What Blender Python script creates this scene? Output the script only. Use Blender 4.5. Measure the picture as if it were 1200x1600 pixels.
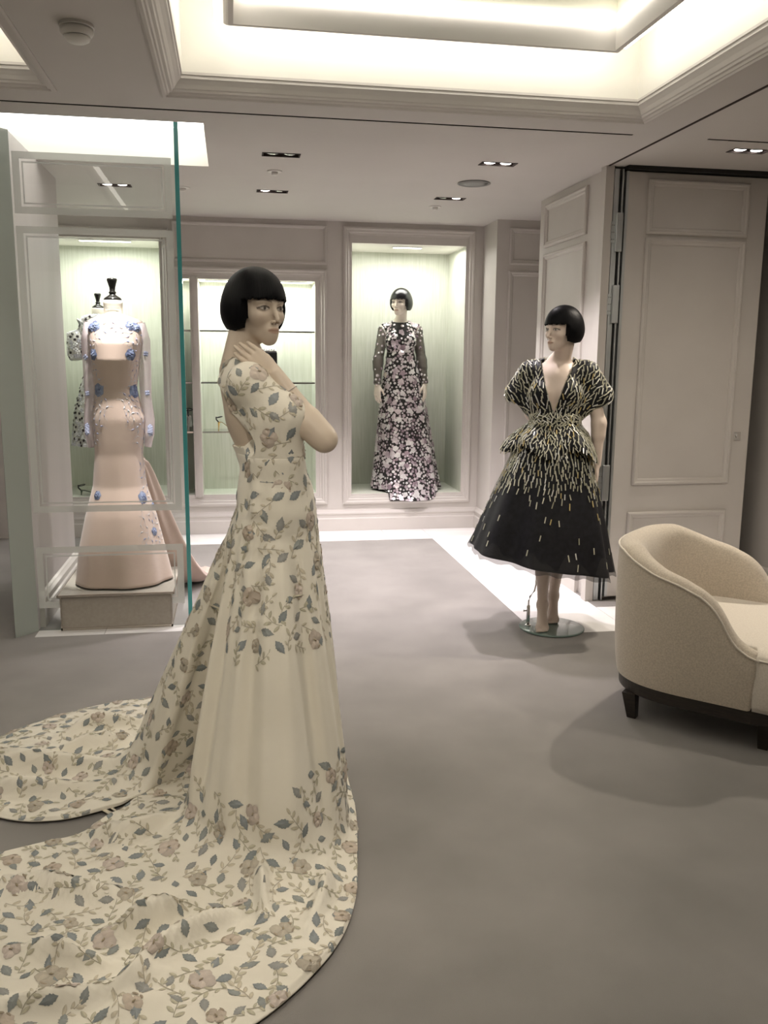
import bpy, bmesh, math, random
import numpy as np
from mathutils import Vector, Matrix
from mathutils.bvhtree import BVHTree
random.seed(7); np.random.seed(7)
for o in list(bpy.data.objects): bpy.data.objects.remove(o)
SC = bpy.context.scene
COL = SC.collection
PI = math.pi

# ------------------------------------------------------------------ camera
F_PX = 1368.4
cam_d = bpy.data.cameras.new('camera')
cam = bpy.data.objects.new('camera', cam_d); COL.objects.link(cam)
cam_d.sensor_fit = 'VERTICAL'; cam_d.sensor_height = 24.0
cam_d.lens = F_PX/1600*24.0
cam_d.clip_start = 0.02
fw = Vector((0.1669, 0.9704, -0.1742)).normalized()
rt0 = fw.cross(Vector((0, 0, 1))).normalized(); up0 = rt0.cross(fw)
roll = 0.008744
rt = rt0*math.cos(roll)+up0*math.sin(roll); up = up0*math.cos(roll)-rt0*math.sin(roll)
cam.matrix_world = Matrix(((rt.x, up.x, -fw.x, 0), (rt.y, up.y, -fw.y, 0), (rt.z, up.z, -fw.z, 1.5), (0, 0, 0, 1)))
SC.camera = cam
# ------------------------------------------------------------------ world / exposure
w = bpy.data.worlds.new('world'); SC.world = w; w.use_nodes = True
w.node_tree.nodes['Background'].inputs[0].default_value = (1, .95, .9, 1)
w.node_tree.nodes['Background'].inputs[1].default_value = 0.02
SC.view_settings.view_transform = 'Standard'; SC.view_settings.look = 'None'
SC.view_settings.exposure = 0.0; SC.view_settings.gamma = 1.0
SC.view_settings.use_curve_mapping = False
# light strengths (tuned together)
L_COVE = 8.0          # hidden strips of the big ceiling coffer
L_COVE2 = 6.0         # coffer over the vitrine
L_DOWN = 26.0         # recessed downlights, watts per lamp
L_NICHE = 8.0

def lamp(kind, name, loc, energy, col, target=None, **kw):
    d = bpy.data.lights.new(name, kind); d.energy = energy; d.color = col
    for k, v in kw.items(): setattr(d, k, v)
    o = bpy.data.objects.new(name, d); COL.objects.link(o); o.location = loc
    if target is not None:
        o.rotation_euler = (Vector(target)-Vector(loc)).to_track_quat('-Z', 'Y').to_euler()
    return o
WARM = (1, .90, .76); PINKW = (1, .915, .94)

# ------------------------------------------------------------------ materials
def mat(name, col, rough=.6, metal=0, spec=.5, emit=None, estr=0, coat=0, sheen=0):
    m = bpy.data.materials.new(name); m.use_nodes = True
    b = m.node_tree.nodes['Principled BSDF']
    b.inputs['Base Color'].default_value = (*col, 1); b.inputs['Roughness'].default_value = rough
    b.inputs['Metallic'].default_value = metal; b.inputs['Specular IOR Level'].default_value = spec
    if coat: b.inputs['Coat Weight'].default_value = coat
    if sheen: b.inputs['Sheen Weight'].default_value = sheen
    if emit:
        b.inputs['Emission Color'].default_value = (*emit, 1); b.inputs['Emission Strength'].default_value = estr
    return m
def N(m, t): return m.node_tree.nodes.new(t)
def LK(m, a, b): m.node_tree.links.new(a, b)
def noisy(m, c1, c2, scale, bump=0, stretch=(1, 1, 1), detail=4, lo=.35, hi=.65, bscale=None, bdist=.002):
    b = m.node_tree.nodes['Principled BSDF']
    tc = N(m, 'ShaderNodeTexCoord'); mp = N(m, 'ShaderNodeMapping'); mp.inputs['Scale'].default_value = stretch
    LK(m, tc.outputs['Object'], mp.inputs['Vector'])
    n = N(m, 'ShaderNodeTexNoise'); n.inputs['Scale'].default_value = scale; n.inputs['Detail'].default_value = detail
    LK(m, mp.outputs[0], n.inputs['Vector'])
    r = N(m, 'ShaderNodeValToRGB'); r.color_ramp.elements[0].position = lo; r.color_ramp.elements[1].position = hi
    r.color_ramp.elements[0].color = (*c1, 1); r.color_ramp.elements[1].color = (*c2, 1)
    LK(m, n.outputs['Fac'], r.inputs[0]); LK(m, r.outputs[0], b.inputs['Base Color'])
    if bump:
        n2 = N(m, 'ShaderNodeTexNoise'); n2.inputs['Scale'].default_value = bscale or scale; n2.inputs['Detail'].default_value = 3
        LK(m, mp.outputs[0], n2.inputs['Vector'])
        bp = N(m, 'ShaderNodeBump'); bp.inputs['Strength'].default_value = bump; bp.inputs['Distance'].default_value = bdist
        LK(m, n2.outputs['Fac'], bp.inputs['Height']); LK(m, bp.outputs[0], b.inputs['Normal'])
    return m
def vcol(m, name='Col'):
    a = N(m, 'ShaderNodeVertexColor'); a.layer_name = name
    LK(m, a.outputs['Color'], m.node_tree.nodes['Principled BSDF'].inputs['Base Color']); return m

M = {}
M['wall'] = noisy(mat('wall_paint', (.60, .565, .53), .55), (.59, .555, .52), (.62, .585, .55), 3)
M['ceil'] = noisy(mat('ceiling_paint', (.64, .61, .58), .8), (.63, .60, .57), (.65, .62, .59), 2)
M['cove'] = mat('cove_white', (.86, .84, .78), .8)
M['gap'] = mat('shadow_gap', (.035, .022, .018), .8)
M['carpet'] = noisy(mat('carpet_wool', (.25, .23, .215), .95, spec=.1, sheen=.3), (.215, .200, .188), (.285, .265, .250), 2.6, .5, detail=6, lo=.3, hi=.7, bscale=900, bdist=.003)
M['marble'] = noisy(mat('marble_white', (.8, .78, .77), .22), (.76, .74, .73), (.86, .84, .83), 1.2, stretch=(1, 3, 1), detail=8)
M['grout'] = mat('grout', (.45, .43, .42), .9)
M['silk'] = noisy(mat('wild_silk_panel', (.66, .68, .60), .5), (.60, .63, .53), (.72, .74, .66), 14, .15, stretch=(6, 6, .25), detail=8, lo=.3, hi=.7)
M['alu'] = noisy(mat('brushed_aluminium', (.55, .57, .57), .38, .9), (.48, .50, .50), (.6, .62, .62), 30, stretch=(8, 8, .2))
M['steel'] = mat('polished_steel', (.75, .75, .74), .15, 1)
M['bronze'] = mat('champagne_metal', (.55, .50, .44), .25, .9)
M['dark'] = mat('dark_recess', (.02, .018, .016), .7)
M['white'] = mat('white_plastic', (.75, .73, .69), .45)
M['greytrim'] = mat('grey_grille', (.28, .28, .27), .5)
M['lampglow'] = mat('lamp_lens', (1, 1, 1), .4, emit=(1, .95, .9), estr=14)
M['lampdim'] = mat('lamp_reflector', (.5, .5, .5), .2, .8)
M['strip'] = mat('cove_strip', (1, 1, 1), .5, emit=(1, .95, .85), estr=L_COVE)
M['strip2'] = mat('cove_strip_cool', (1, 1, 1), .5, emit=(1, .97, .93), estr=L_COVE2)
M['nstrip'] = mat('niche_strip', (1, 1, 1), .5, emit=(1, .97, .9), estr=L_NICHE)
M['mirror'] = mat('tinted_mirror', (.42, .43, .36), .12, .85)
M['panelglow'] = mat('laylight_panel', (.85, .83, .72), .4)
M['skin'] = vcol(mat('mannequin_skin', (.6, .5, .42), .42, spec=.4))
M['skin2'] = vcol(mat('mannequin_skin_pale', (.8, .72, .62), .4, spec=.4))
def hairmat(name, rough, spec):
    m = mat(name, (.004, .004, .005), rough, spec=spec)
    b = m.node_tree.nodes['Principled BSDF']
    g = N(m, 'ShaderNodeAttribute'); g.attribute_name = 'strand'
    n = N(m, 'ShaderNodeTexNoise'); n.inputs['Scale'].default_value = 1; n.inputs['Detail'].default_value = 3
    LK(m, g.outputs['Vector'], n.inputs['Vector'])
    bp = N(m, 'ShaderNodeBump'); bp.inputs['Strength'].default_value = .35; bp.inputs['Distance'].default_value = .002
    LK(m, n.outputs['Fac'], bp.inputs['Height']); LK(m, bp.outputs[0], b.inputs['Normal'])
    return m
M['hair'] = hairmat('black_wig_hair', .42, .09)
M['hairgloss'] = hairmat('glossy_black_wig_hair', .2, .6)
M['crepe'] = noisy(mat('ivory_crepe', (.74, .70, .60), .75, sheen=.2), (.72, .675, .575), (.77, .725, .625), 5, .12, bscale=260, bdist=.001)
M['embroidery'] = vcol(mat('embroidery_thread', (.4, .4, .35), .6))
M['blackcloth'] = noisy(mat('black_faille', (.006, .006, .008), .6, spec=.25), (.004, .004, .006), (.009, .009, .013), 40)
M['bead'] = vcol(mat('bugle_bead', (.6, .58, .45), .22, spec=.7))
M['meshcloth'] = mat('black_sheer_net', (.012, .011, .010), .7)
M['paillette'] = vcol(mat('paillette', (.6, .5, .55), .25, metal=.35))
M['satin'] = noisy(mat('pink_satin', (.66, .50, .42), .42, sheen=.3), (.56, .42, .355), (.60, .455, .39), 4)
M['linen'] = noisy(mat('form_linen', (.75, .70, .60), .85), (.72, .67, .57), (.78, .73, .63), 200)
M['ebony'] = mat('ebonised_wood', (.008, .007, .006), .18, spec=.6)
M['boucle'] = noisy(mat('cream_boucle', (.56, .49, .40), .95, spec=.15, sheen=.4), (.50, .435, .355), (.62, .545, .45), 160, .5, detail=3, bscale=420, bdist=.002)
M['seat_boucle'] = noisy(mat('pale_seat_weave', (.66, .60, .52), .95, spec=.15, sheen=.4), (.62, .56, .48), (.70, .64, .56), 160, .4, detail=3, bscale=420, bdist=.002)
M['darkwood'] = noisy(mat('dark_stained_wood', (.022, .016, .012), .4), (.016, .012, .009), (.03, .022, .016), 20, stretch=(1, 1, 8))
M['plinthfab'] = noisy(mat('taupe_plinth', (.36, .325, .28), .5), (.345, .31, .265), (.375, .34, .295), 60)
M['gold'] = mat('gold_metal', (.8, .55, .18), .2, 1)
M['crystal'] = mat('crystal_stones', (.9, .9, .92), .08, .9)
M['blackleather'] = mat('black_leather', (.012, .012, .013), .35)
def glassmat(name, tint, refl=1.0, rough=0.0):
    m = bpy.data.materials.new(name); m.use_nodes = True; nt = m.node_tree; nt.nodes.clear()
    o = nt.nodes.new('ShaderNodeOutputMaterial'); mx = nt.nodes.new('ShaderNodeMixShader')
    t = nt.nodes.new('ShaderNodeBsdfTransparent'); t.inputs[0].default_value = (*tint, 1)
    g = nt.nodes.new('ShaderNodeBsdfGlossy'); g.inputs['Roughness'].default_value = rough
    fr = nt.nodes.new('ShaderNodeFresnel'); fr.inputs[0].default_value = 1.5
    ml = nt.nodes.new('ShaderNodeMath'); ml.operation = 'MULTIPLY'; ml.inputs[1].default_value = refl
    ge = nt.nodes.new('ShaderNodeNewGeometry'); iv = nt.nodes.new('ShaderNodeMath'); iv.operation = 'SUBTRACT'; iv.inputs[0].default_value = 1
    m2 = nt.nodes.new('ShaderNodeMath'); m2.operation = 'MULTIPLY'
    nt.links.new(ge.outputs['Backfacing'], iv.inputs[1]); nt.links.new(fr.outputs[0], ml.inputs[0]); nt.links.new(ml.outputs[0], m2.inputs[0]); nt.links.new(iv.outputs[0], m2.inputs[1]); nt.links.new(m2.outputs[0], mx.inputs[0])
    nt.links.new(t.outputs[0], mx.inputs[1]); nt.links.new(g.outputs[0], mx.inputs[2]); nt.links.new(mx.outputs[0], o.inputs[0])
    return m
M['glass'] = glassmat('clear_glass', (.965, .985, .975))
def veil(name, col, alpha):
    m = bpy.data.materials.new(name); m.use_nodes = True; nt = m.node_tree
    b = nt.nodes['Principled BSDF']; b.inputs['Base Color'].default_value = (*col, 1); b.inputs['Roughness'].default_value = .6
    b.inputs['Alpha'].default_value = alpha; return m
M['etch'] = veil('etched_glass', (.78, .79, .77), .62)
M['post'] = veil('etched_glass_post', (.50, .545, .50), .75)
M['tealedge'] = mat('glass_edge_teal', (.07, .36, .37), .15, spec=.8)
M['sheerpink'] = veil('pink_tulle', (.72, .60, .62), .55)
M['sheerblack'] = veil('black_net_sleeve', (.012, .011, .010), .60)
M['tulle'] = veil('black_tulle', (.015, .015, .018), .6)

# ------------------------------------------------------------------ object helpers
def wloc(o):
    v = Vector((0, 0, 0))
    while o: v += o.location; o = o.parent
    return v
def newmesh(name, verts, faces, m, smooth=False, cols=None):
    me = bpy.data.meshes.new(name)
    me.from_pydata([tuple(v) for v in verts], [], [tuple(f) for f in faces])
    if smooth: me.polygons.foreach_set('use_smooth', [True]*len(me.polygons))
    if cols is not None:
        a = me.color_attributes.new('Col', 'FLOAT_COLOR', 'POINT')
        c = np.ones((len(verts), 4), np.float32); c[:, :3] = np.asarray(cols)[:, :3]; a.data.foreach_set('color', c.ravel())
    if isinstance(m, str): m = M[m]
    me.materials.append(m); me.update()
    return me
def link(name, me, parent=None):
    o = bpy.data.objects.new(name, me); COL.objects.link(o)
    if parent is not None: o.parent = parent
    return o
def tag(o, label=None, cat=None, group=None, kind=None):
    if label: o['label'] = label
    if cat: o['category'] = cat
    if group: o['group'] = group
    if kind: o['kind'] = kind
    return o
def thing(name, loc, label, cat, group=None):
    o = bpy.data.objects.new(name, None); COL.objects.link(o); o.location = loc; o.empty_display_size = .1
    return tag(o, label, cat, group)
class MB:
    def __init__(s): s.v = []; s.f = []
    def add(s, v, f):
        n = len(s.v); s.v += [Vector(p) for p in v]; s.f += [tuple(i+n for i in q) for q in f]; return s
    def box(s, a, b):
        x0, y0, z0 = a; x1, y1, z1 = b
        return s.add([(x0,y0,z0),(x1,y0,z0),(x1,y1,z0),(x0,y1,z0),(x0,y0,z1),(x1,y0,z1),(x1,y1,z1),(x0,y1,z1)],
                     [(0,3,2,1),(4,5,6,7),(0,1,5,4),(1,2,6,5),(2,3,7,6),(3,0,4,7)])
    def loft(s, rings, close=True, caps=(True, True)):
        n = len(rings[0]); assert all(len(r) == n for r in rings); v = [p for r in rings for p in r]; f = []
        for i in range(len(rings)-1):
            for j in range(n if close else n-1):
                k = (j+1) % n
                f.append((i*n+j, i*n+k, (i+1)*n+k, (i+1)*n+j))
        if caps[0]: f.append(tuple(reversed(range(n))))
        if caps[1]: f.append(tuple((len(rings)-1)*n+j for j in range(n)))
        return s.add(v, f)
    def lathe(s, prof, c=(0, 0, 0), n=24, ax=None):
        c = Vector(c)
        rings = []
        for r, z in prof:
            ring = []
            for i in range(n):
                a = 2*PI*i/n; p = Vector((r*math.cos(a), r*math.sin(a), z))
                ring.append(c + (ax @ p if ax else p))
            rings.append(ring)
        return s.loft(rings)
    def tube(s, pts, r, n=8):
        pts = [Vector(p) for p in pts]; rings = []
        for i, p in enumerate(pts):
            t = (pts[min(i+1, len(pts)-1)]-pts[max(i-1, 0)]).normalized()
            u = t.cross(Vector((0, 0, 1)) if abs(t.z) < .9 else Vector((1, 0, 0))).normalized(); v_ = t.cross(u)
            rr = r[i] if isinstance(r, (list, tuple)) else r
            rings.append([p + u*rr*math.cos(2*PI*k/n) + v_*rr*math.sin(2*PI*k/n) for k in range(n)])
        return s.loft(rings)
    def build(s, name, m, parent=None, smooth=False, bevel=0, fixn=True):
        off = wloc(parent) if parent else Vector((0, 0, 0))
        me = newmesh(name, [v-off for v in s.v], s.f, m, smooth)
        if fixn or bevel:
            bm = bmesh.new(); bm.from_mesh(me)
            if fixn: bmesh.ops.recalc_face_normals(bm, faces=bm.faces)
            if bevel: bmesh.ops.bevel(bm, geom=[e for e in bm.edges if len(e.link_faces) == 2 and e.calc_face_angle() > .5], offset=bevel, segments=2, affect='EDGES', profile=.5)
            bm.to_mesh(me); bm.free()
        return link(name, me, parent)
def holes_plane(O, U, V, u0, u1, v0, v1, holes):
    us = sorted(set([u0, u1]+[h for q in holes for h in q[:2] if u0 < h < u1])); vs = sorted(set([v0, v1]+[h for q in holes for h in q[2:] if v0 < h < v1]))
    O, U, V = Vector(O), Vector(U), Vector(V); mb = MB()
    for a, b in zip(us, us[1:]):
        for c, d in zip(vs, vs[1:]):
            cu, cv = (a+b)/2, (c+d)/2
            if any(h[0] < cu < h[1] and h[2] < cv < h[3] for h in holes): continue
            mb.add([O+U*a+V*c, O+U*b+V*c, O+U*b+V*d, O+U*a+V*d], [(0, 1, 2, 3)])
    return mb
def frame(O, U, V, Nn, u0, u1, v0, v1, prof):
    """mitred picture-frame moulding: prof = (inset, height) pairs"""
    O, U, V, Nn = Vector(O), Vector(U), Vector(V), Vector(Nn); rings = []
    for i, h in prof:
        rings.append([O+U*a+V*b+Nn*h for a, b in ((u0+i, v0+i), (u1-i, v0+i), (u1-i, v1-i), (u0+i, v1-i))])
    return MB().loft(rings, True, (False, False))
PROF = [(0, 0), (0, .012), (.008, .020), (.016, .020), (.022, .012), (.034, .010), (.040, .003), (.040, -.001)]
def struct(mb, name, m, parent=None, **k):
    o = mb.build(name, m, parent, **k)
    if parent is None: o['kind'] = 'structure'
    return o
X, Yv, Zv = Vector((1, 0, 0)), Vector((0, 1, 0)), Vector((0, 0, 1))

# ================================================================== SETTING
CZ = 2.6
# ---- floor: screed, inset carpet, marble slabs
fl = struct(MB().box((-4, -3, -.12), (5.2, 8.6, -.022)), 'floor', 'grout')
car = MB()
for a, b in (((-4, -3), (5.2, 4.43)), ((-1.08, 4.43), (1.628, 4.77)), ((-1.08, 4.89), (1.628, 7.05)), ((-.26, 4.77), (1.628, 4.89)), ((2.17, 4.90), (5.2, 8.6)), ((-4, 4.43), (-1.08, 8.6))):
    car.box((a[0], a[1], -.022), (b[0], b[1], 0))
car.build('carpet', 'carpet', fl)
def slab(a, b):
    mb = MB().box((a[0]+.0012, a[1]+.0012, -.022), (b[0]-.0012, b[1]-.0012, -.0005)); mb.build('marble_slab', 'marble', fl, bevel=.0008)
ys = [4.43, 4.90, 5.55, 6.2, 6.85, 7.05]
for y0, y1 in zip(ys, ys[1:]): slab((1.628, y0), (2.17, y1))
slab((2.17, 4.43), (2.66, 4.90)); slab((2.66, 4.43), (3.36, 4.90))
xs = [-1.30, -.66, -.02, .62, 1.26, 1.628, 2.17]
for x0, x1 in zip(xs, xs[1:]): slab((x0, 7.05), (x1, 7.5))
slab((2.17, 6.22), (2.75, 7.1))
slab((-1.17, 4.77), (-.72, 4.89)); slab((-.72, 4.77), (-.26, 4.89))

# ---- ceiling with coffers, slots, downlight holes
CO = (-.25, 1.925, .6, 4.10)       # main coffer x0 x1 y0 y1
CL = (-2.95, -.735, .6, 4.11)       # left coffer
CV = (-1.9, -.115, 4.56, 5.55)      # vitrine coffer
SL = [(-2.9, 1.99, 4.34, 4.362), (2.395, 3.3, 4.345, 4.367)]
DL = [(.29, 5.155, 'dim'), (.29, 6.267, 'half'), (1.53, 5.13, 'on'), (1.53, 6.276, 'half2'), (2.74, 4.545, 'on'), (-.74, 6.27, 'on')]
holes = [CO, CL, CV]+SL+[(x-.1, x+.1, y-.04, y+.04) for x, y, _ in DL]
ce = struct(holes_plane((0, 0, CZ), X, Yv, -4, 5.2, -3, 8.6, holes), 'ceiling', 'ceil', fixn=False)
MB().box((-4, -3, 3.2), (5.2, 8.6, 3.3)).build('ceiling_slab', 'ceil', ce)
CPROF = [(-.028, .0), (-.028, -.007), (-.020, -.011), (-.008, -.011), (-.003, -.004), (.004, -.004), (.009, .004), (.020, .006), (.024, .014), (.030, .017), (.040, .032), (.052, .044), (.060, .050), (.060, .062), (.0662, .064), (.0662, .0745), (.06, .0745)]
def coffer(b, ring_z, top, strip, moulding=True):
    x0, x1, y0, y1 = b
    if moulding:
        frame((0, 0, CZ), X, Yv, Zv, x0, x1, y0, y1, CPROF).build('coffer_moulding', 'ceil', ce)
        x0, x1, y0, y1 = x0+.066, x1-.066, y0+.066, y1-.066
    mb = MB().loft([[Vector((x, y, z)) for x, y in ((x0, y0), (x1, y0), (x1, y1), (x0, y1))] for z in (CZ+(.0745 if moulding else 0), top)], True, (False, True))
    mb.build('coffer_side', 'cove', ce, fixn=False)
    if ring_z:
        i = .165
        rp = [(i, .10), (i, .035), (i+.004, .03), (i+.012, .012), (i+.022, .004), (i+.03, 0), (i+.05, 0), (i+.05, .10)]
        frame((0, 0, ring_z), X, Yv, Zv, x0, x1, y0, y1, rp).build('ring_moulding', 'ceil', ce)
        # luminous strips on the back of the ring, lighting the cove
        s = MB(); zz = ring_z+.03; t = .02
        a0, a1, b0, b1 = x0+i-.005, x1-i+.005, y0+i-.005, y1-i+.005
        s.box((a0, b1, zz), (a1, b1+t, zz+.05)); s.box((a0, b0-t, zz), (a1, b0, zz+.05))
        s.box((a0-t, b0, zz), (a0, b1, zz+.05)); s.box((a1, b0, zz), (a1+t, b1, zz+.05))
        s.build('cove_light_strip', strip, ce)
        # inner laylight: bright upstand, mirror soffit
        j = i+.05
        q = [(x0+j, y0+j), (x1-j, y0+j), (x1-j, y1-j), (x0+j, y1-j)]
        MB().loft([[Vector((x, y, z)) for x, y in q] for z in (ring_z+.1, ring_z+.24)], True, (False, False)).build('laylight_side', 'panelglow', ce, fixn=False)
        MB().add([(x, y, ring_z+.24) for x, y in q], [(0, 1, 2, 3)]).build('laylight_mirror', 'mirror', ce, fixn=False)
        s = MB(); e = .035
        s.box((x0+j+e, y1-j-.02, ring_z+.1), (x1-j-e, y1-j-.004, ring_z+.13)); s.box((x0+j+.004, y0+j+e, ring_z+.1), (x0+j+.02, y1-j-e, ring_z+.13)); s.box((x1-j-.02, y0+j+e, ring_z+.1), (x1-j-.004, y1-j-e, ring_z+.13))
        s.build('laylight_strip', strip, ce)
        g = MB()
        for x in np.arange(x0+j+.12, x1-j-.1, .42): g.tube([(x, y1-j-.002, ring_z+.12), (x, y1-j-.012, ring_z+.12)], .006)
        g.build('laylight_stud', 'greytrim', ce)
coffer(CO, 2.80, 3.07, 'strip')
coffer(CL, 2.80, 3.07, 'strip')
coffer(CV, None, 2.86, 'strip2', False)
s = MB().box((CV[0]+.05, CV[3]-.05, 2.80), (CV[1]-.05, CV[3]-.02, 2.83)); s.box((CV[1]-.05, CV[2]+.35, 2.80), (CV[1]-.02, CV[3]-.05, 2.83)); s.build('cove_light_strip', 'strip2', ce)
lamp('AREA', 'coffer_glow', (.8, 2.3, 2.77), 9, WARM, (.8, 2.4, 0), shape='RECTANGLE', size=1.5, size_y=2.3)
lamp('AREA', 'coffer_glow', (-1.8, 2.3, 2.77), 8, WARM, (-1.8, 2.4, 0), shape='RECTANGLE', size=1.6, size_y=2.3)
lamp('AREA', 'coffer_glow', (-.75, 5.15, 2.82), 5, (1, .97, .94), (-.75, 5.15, 0), shape='RECTANGLE', size=1.0, size_y=.6)
# right-hand sliding track shadow gap, proud of the soffit by its own channel
MB().box((2.160, -2.9, CZ-.004), (2.172, 5.08, CZ+.001)).build('track_gap', 'gap', ce)
for a in SL:
    t = thing('slot_diffuser', ((a[0]+a[1])/2, a[2], CZ), 'long thin dark slot diffuser across the ceiling in front of the glass case' if a[0] < 0 else 'short dark slot diffuser above the folding door beside the twin lamp', 'vent')
    mb = MB().box((a[0], a[2]+.001, CZ+.001), (a[1], a[3]-.001, CZ+.06)); mb.f = [f for k, f in enumerate(mb.f) if k != 0]; mb.build('plenum', 'gap', t, fixn=False)
    MB().box((a[0], (a[2]+a[3])/2-.002, CZ+.002), (a[1], (a[2]+a[3])/2+.002, CZ+.01)).build('blade', 'gap', t)

# ---- outer walls
def wallbox(name, a, b, m='wall'): return struct(MB().box(a, b), name, m)
wallbox('wall_front', (-4, -3.1, 0), (5.2, -3, CZ)); wallbox('wall_far_left', (-4.1, -3, 0), (-4, 8.6, CZ)); wallbox('wall_far_right', (5.2, -3, 0), (5.3, 4.2, CZ))
wallbox('wall_left_rear', (-4, 7.5, 0), (-1.7, 7.6, CZ))
# ---- back wall
BW = 7.5
niches = [(-1.62, -.565, .335, 2.415), (-.425, -.335, .335, 2.115), (-.265, .69, .335, 2.115), (1.0, 1.98, .32, 2.433)]
wb = struct(holes_plane((0, BW, 0), X, Zv, -1.7, 2.13, 0, CZ, niches), 'wall_back', 'wall', fixn=False)
def lining(n, depth, floor_m='silk'):
    u0, u1, v0, v1 = n; y0, y1 = BW, BW+depth
    MB().add([(u0, y1, v0), (u1, y1, v0), (u1, y1, v1), (u0, y1, v1)], [(0, 1, 2, 3)]).build('niche_back', 'silk', wb, fixn=False)
    MB().add([(u0, y0, v0), (u0, y1, v0), (u0, y1, v1), (u0, y0, v1), (u1, y0, v0), (u1, y1, v0), (u1, y1, v1), (u1, y0, v1)], [(0, 1, 2, 3), (7, 6, 5, 4)]).build('niche_side', 'silk', wb, fixn=False)
    MB().add([(u0, y0, v0), (u1, y0, v0), (u1, y1, v0), (u0, y1, v0)], [(0, 1, 2, 3)]).build('niche_floor', floor_m, wb, fixn=False)
    MB().add([(u0, y0, v1), (u1, y0, v1), (u1, y1, v1), (u0, y1, v1)], [(3, 2, 1, 0)]).build('niche_top', 'cove', wb, fixn=False)
for n, d in zip(niches, (.62, .34, .34, .62)): lining(n, d)
NP = [(0, 0), (0, .016), (.012, .026), (.022, .026), (.03, .018), (.045, .016), (.052, .006), (.066, .004), (.07, -.004)]
frame((0, BW, 0), X, Zv, -Yv, .925, 2.06, .232, 2.565, NP).build('niche_moulding', 'wall', wb)
frame((0, BW, 0), X, Zv, -Yv, -1.70, -.49, .245, 2.50, NP).build('niche_moulding', 'wall', wb)
frame((0, BW, 0), X, Zv, -Yv, -.465, .79, .235, 2.215, NP).build('niche_moulding', 'wall', wb)
frame((0, BW, 0), X, Zv, -Yv, -.465, .79, 2.25, 2.565, [(0, 0), (.0, .01), (.01, .018), (.02, .014), (.03, .002), (.03, 0)]).build('panel_moulding', 'wall', wb)
for x in (-.30,): MB().box((x-.034, BW-.018, .32), (x+.034, BW+.02, 2.13)).build('mullion', 'wall', wb, bevel=.006)
MB().box((-.312, BW-.026, .32), (-.288, BW-.016, 2.13)).build('mullion_bead', 'wall', wb)
BP = [(.0, 0), (.028, 0), (.028, .105), (.020, .115), (.020, .14), (.026, .145), (.026, .155), (.016, .17), (.012, .178), (.0, .185)]
def baseboard(name, pts, nrm):
    rings = []
    for p, n in zip(pts, nrm): rings.append([Vector((p[0]+n[0]*d, p[1]+n[1]*d, z)) for d, z in BP])
    return struct(MB().loft(rings, True), name, 'wall')
baseboard('baseboard_back', [(-1.7, BW), (2.13, BW)], [(0, -1), (-1, -1)])
baseboard('baseboard_right', [(2.13, BW), (2.13, 7.1), (2.9, 7.1)], [(-1, -1), (-1, -1), (0, -1)])
# ---- right side: corner return, alcove, pier
wr = wallbox('wall_right', (2.13, 7.1, 0), (2.9, BW+.1, CZ))
for v0, v1 in ((.56, 2.20), (2.25, 2.54)):
    frame((0, 7.1, 0), X, Zv, -Yv, 2.235, 2.80, v0, v1, PROF).build('panel_moulding', 'wall', wr)
wallbox('wall_alcove', (2.9, 6.24, 0), (3.0, 7.6, CZ))
pier = wallbox('wall_right_pier', (2.19, 5.10, 0), (2.9, 6.24, CZ))
for v0, v1 in ((.74, 2.22), (2.265, 2.555), (.26, .58)):
    frame((2.19, 0, 0), -Yv, Zv, -X, -6.12, -5.37, v0, v1, PROF).build('panel_moulding', 'wall', pier)
baseboard('baseboard_pier', [(2.19, 6.24), (2.19, 5.24)], [(-1, 0), (-1, 0)])
wallbox('wall_side_room', (3.36, 3.4, 0), (3.46, 7.6, CZ)); wallbox('wall_side_room_back', (2.9, 6.0, 0), (3.4, 6.1, CZ))
baseboard('baseboard_side_room', [(3.36, 5.9), (3.36, 3.4)], [(-1, 0), (-1, 0)])
# ---- vitrine side wall seen through the glass
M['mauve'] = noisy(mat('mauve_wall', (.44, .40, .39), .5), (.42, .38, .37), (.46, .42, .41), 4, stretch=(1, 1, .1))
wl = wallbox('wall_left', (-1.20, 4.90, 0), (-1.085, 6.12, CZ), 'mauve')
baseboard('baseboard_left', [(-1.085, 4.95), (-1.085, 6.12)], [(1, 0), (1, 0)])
# ---- metal jamb with hinges, folding door
jm = MB().box((2.150, 5.03, 0), (2.20, 5.10, CZ)); jamb = struct(jm, 'trim_1', 'wall')
def strip_(x0, x1, y0, y1, m, nm, z0=.005, z1=2.585): MB().box((x0, y0, z0), (x1, y1, z1)).build(nm, m, jamb)
strip_(2.200, 2.206, 5.045, 5.09, 'gap', 'shadow_gap'); strip_(2.206, 2.236, 5.035, 5.09, 'alu', 'jamb_profile'); strip_(2.236, 2.252, 5.06, 5.09, 'dark', 'shadow_gap')
strip_(2.252, 2.262, 5.03, 5.09, 'alu', 'jamb_profile'); strip_(2.262, 2.272, 5.06, 5.09, 'dark', 'shadow_gap')
for z in (2.23, 1.82, .75):
    hb = MB().box((2.222, 5.012, z-.11), (2.262, 5.034, z+.11)).build('hinge', 'alu', jamb, bevel=.003)
    MB().box((2.196, 5.028, z-.06), (2.224, 5.036, z+.06)).build('hinge_leaf', 'alu', hb)
    sm = MB()
    for dz in (-.04, 0, .04):
        for xx in (2.203, 2.214): sm.tube([(xx, 5.029, z+dz), (xx, 5.025, z+dz)], .0035, 6)
    sm.build('screw', 'greytrim', hb)
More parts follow.
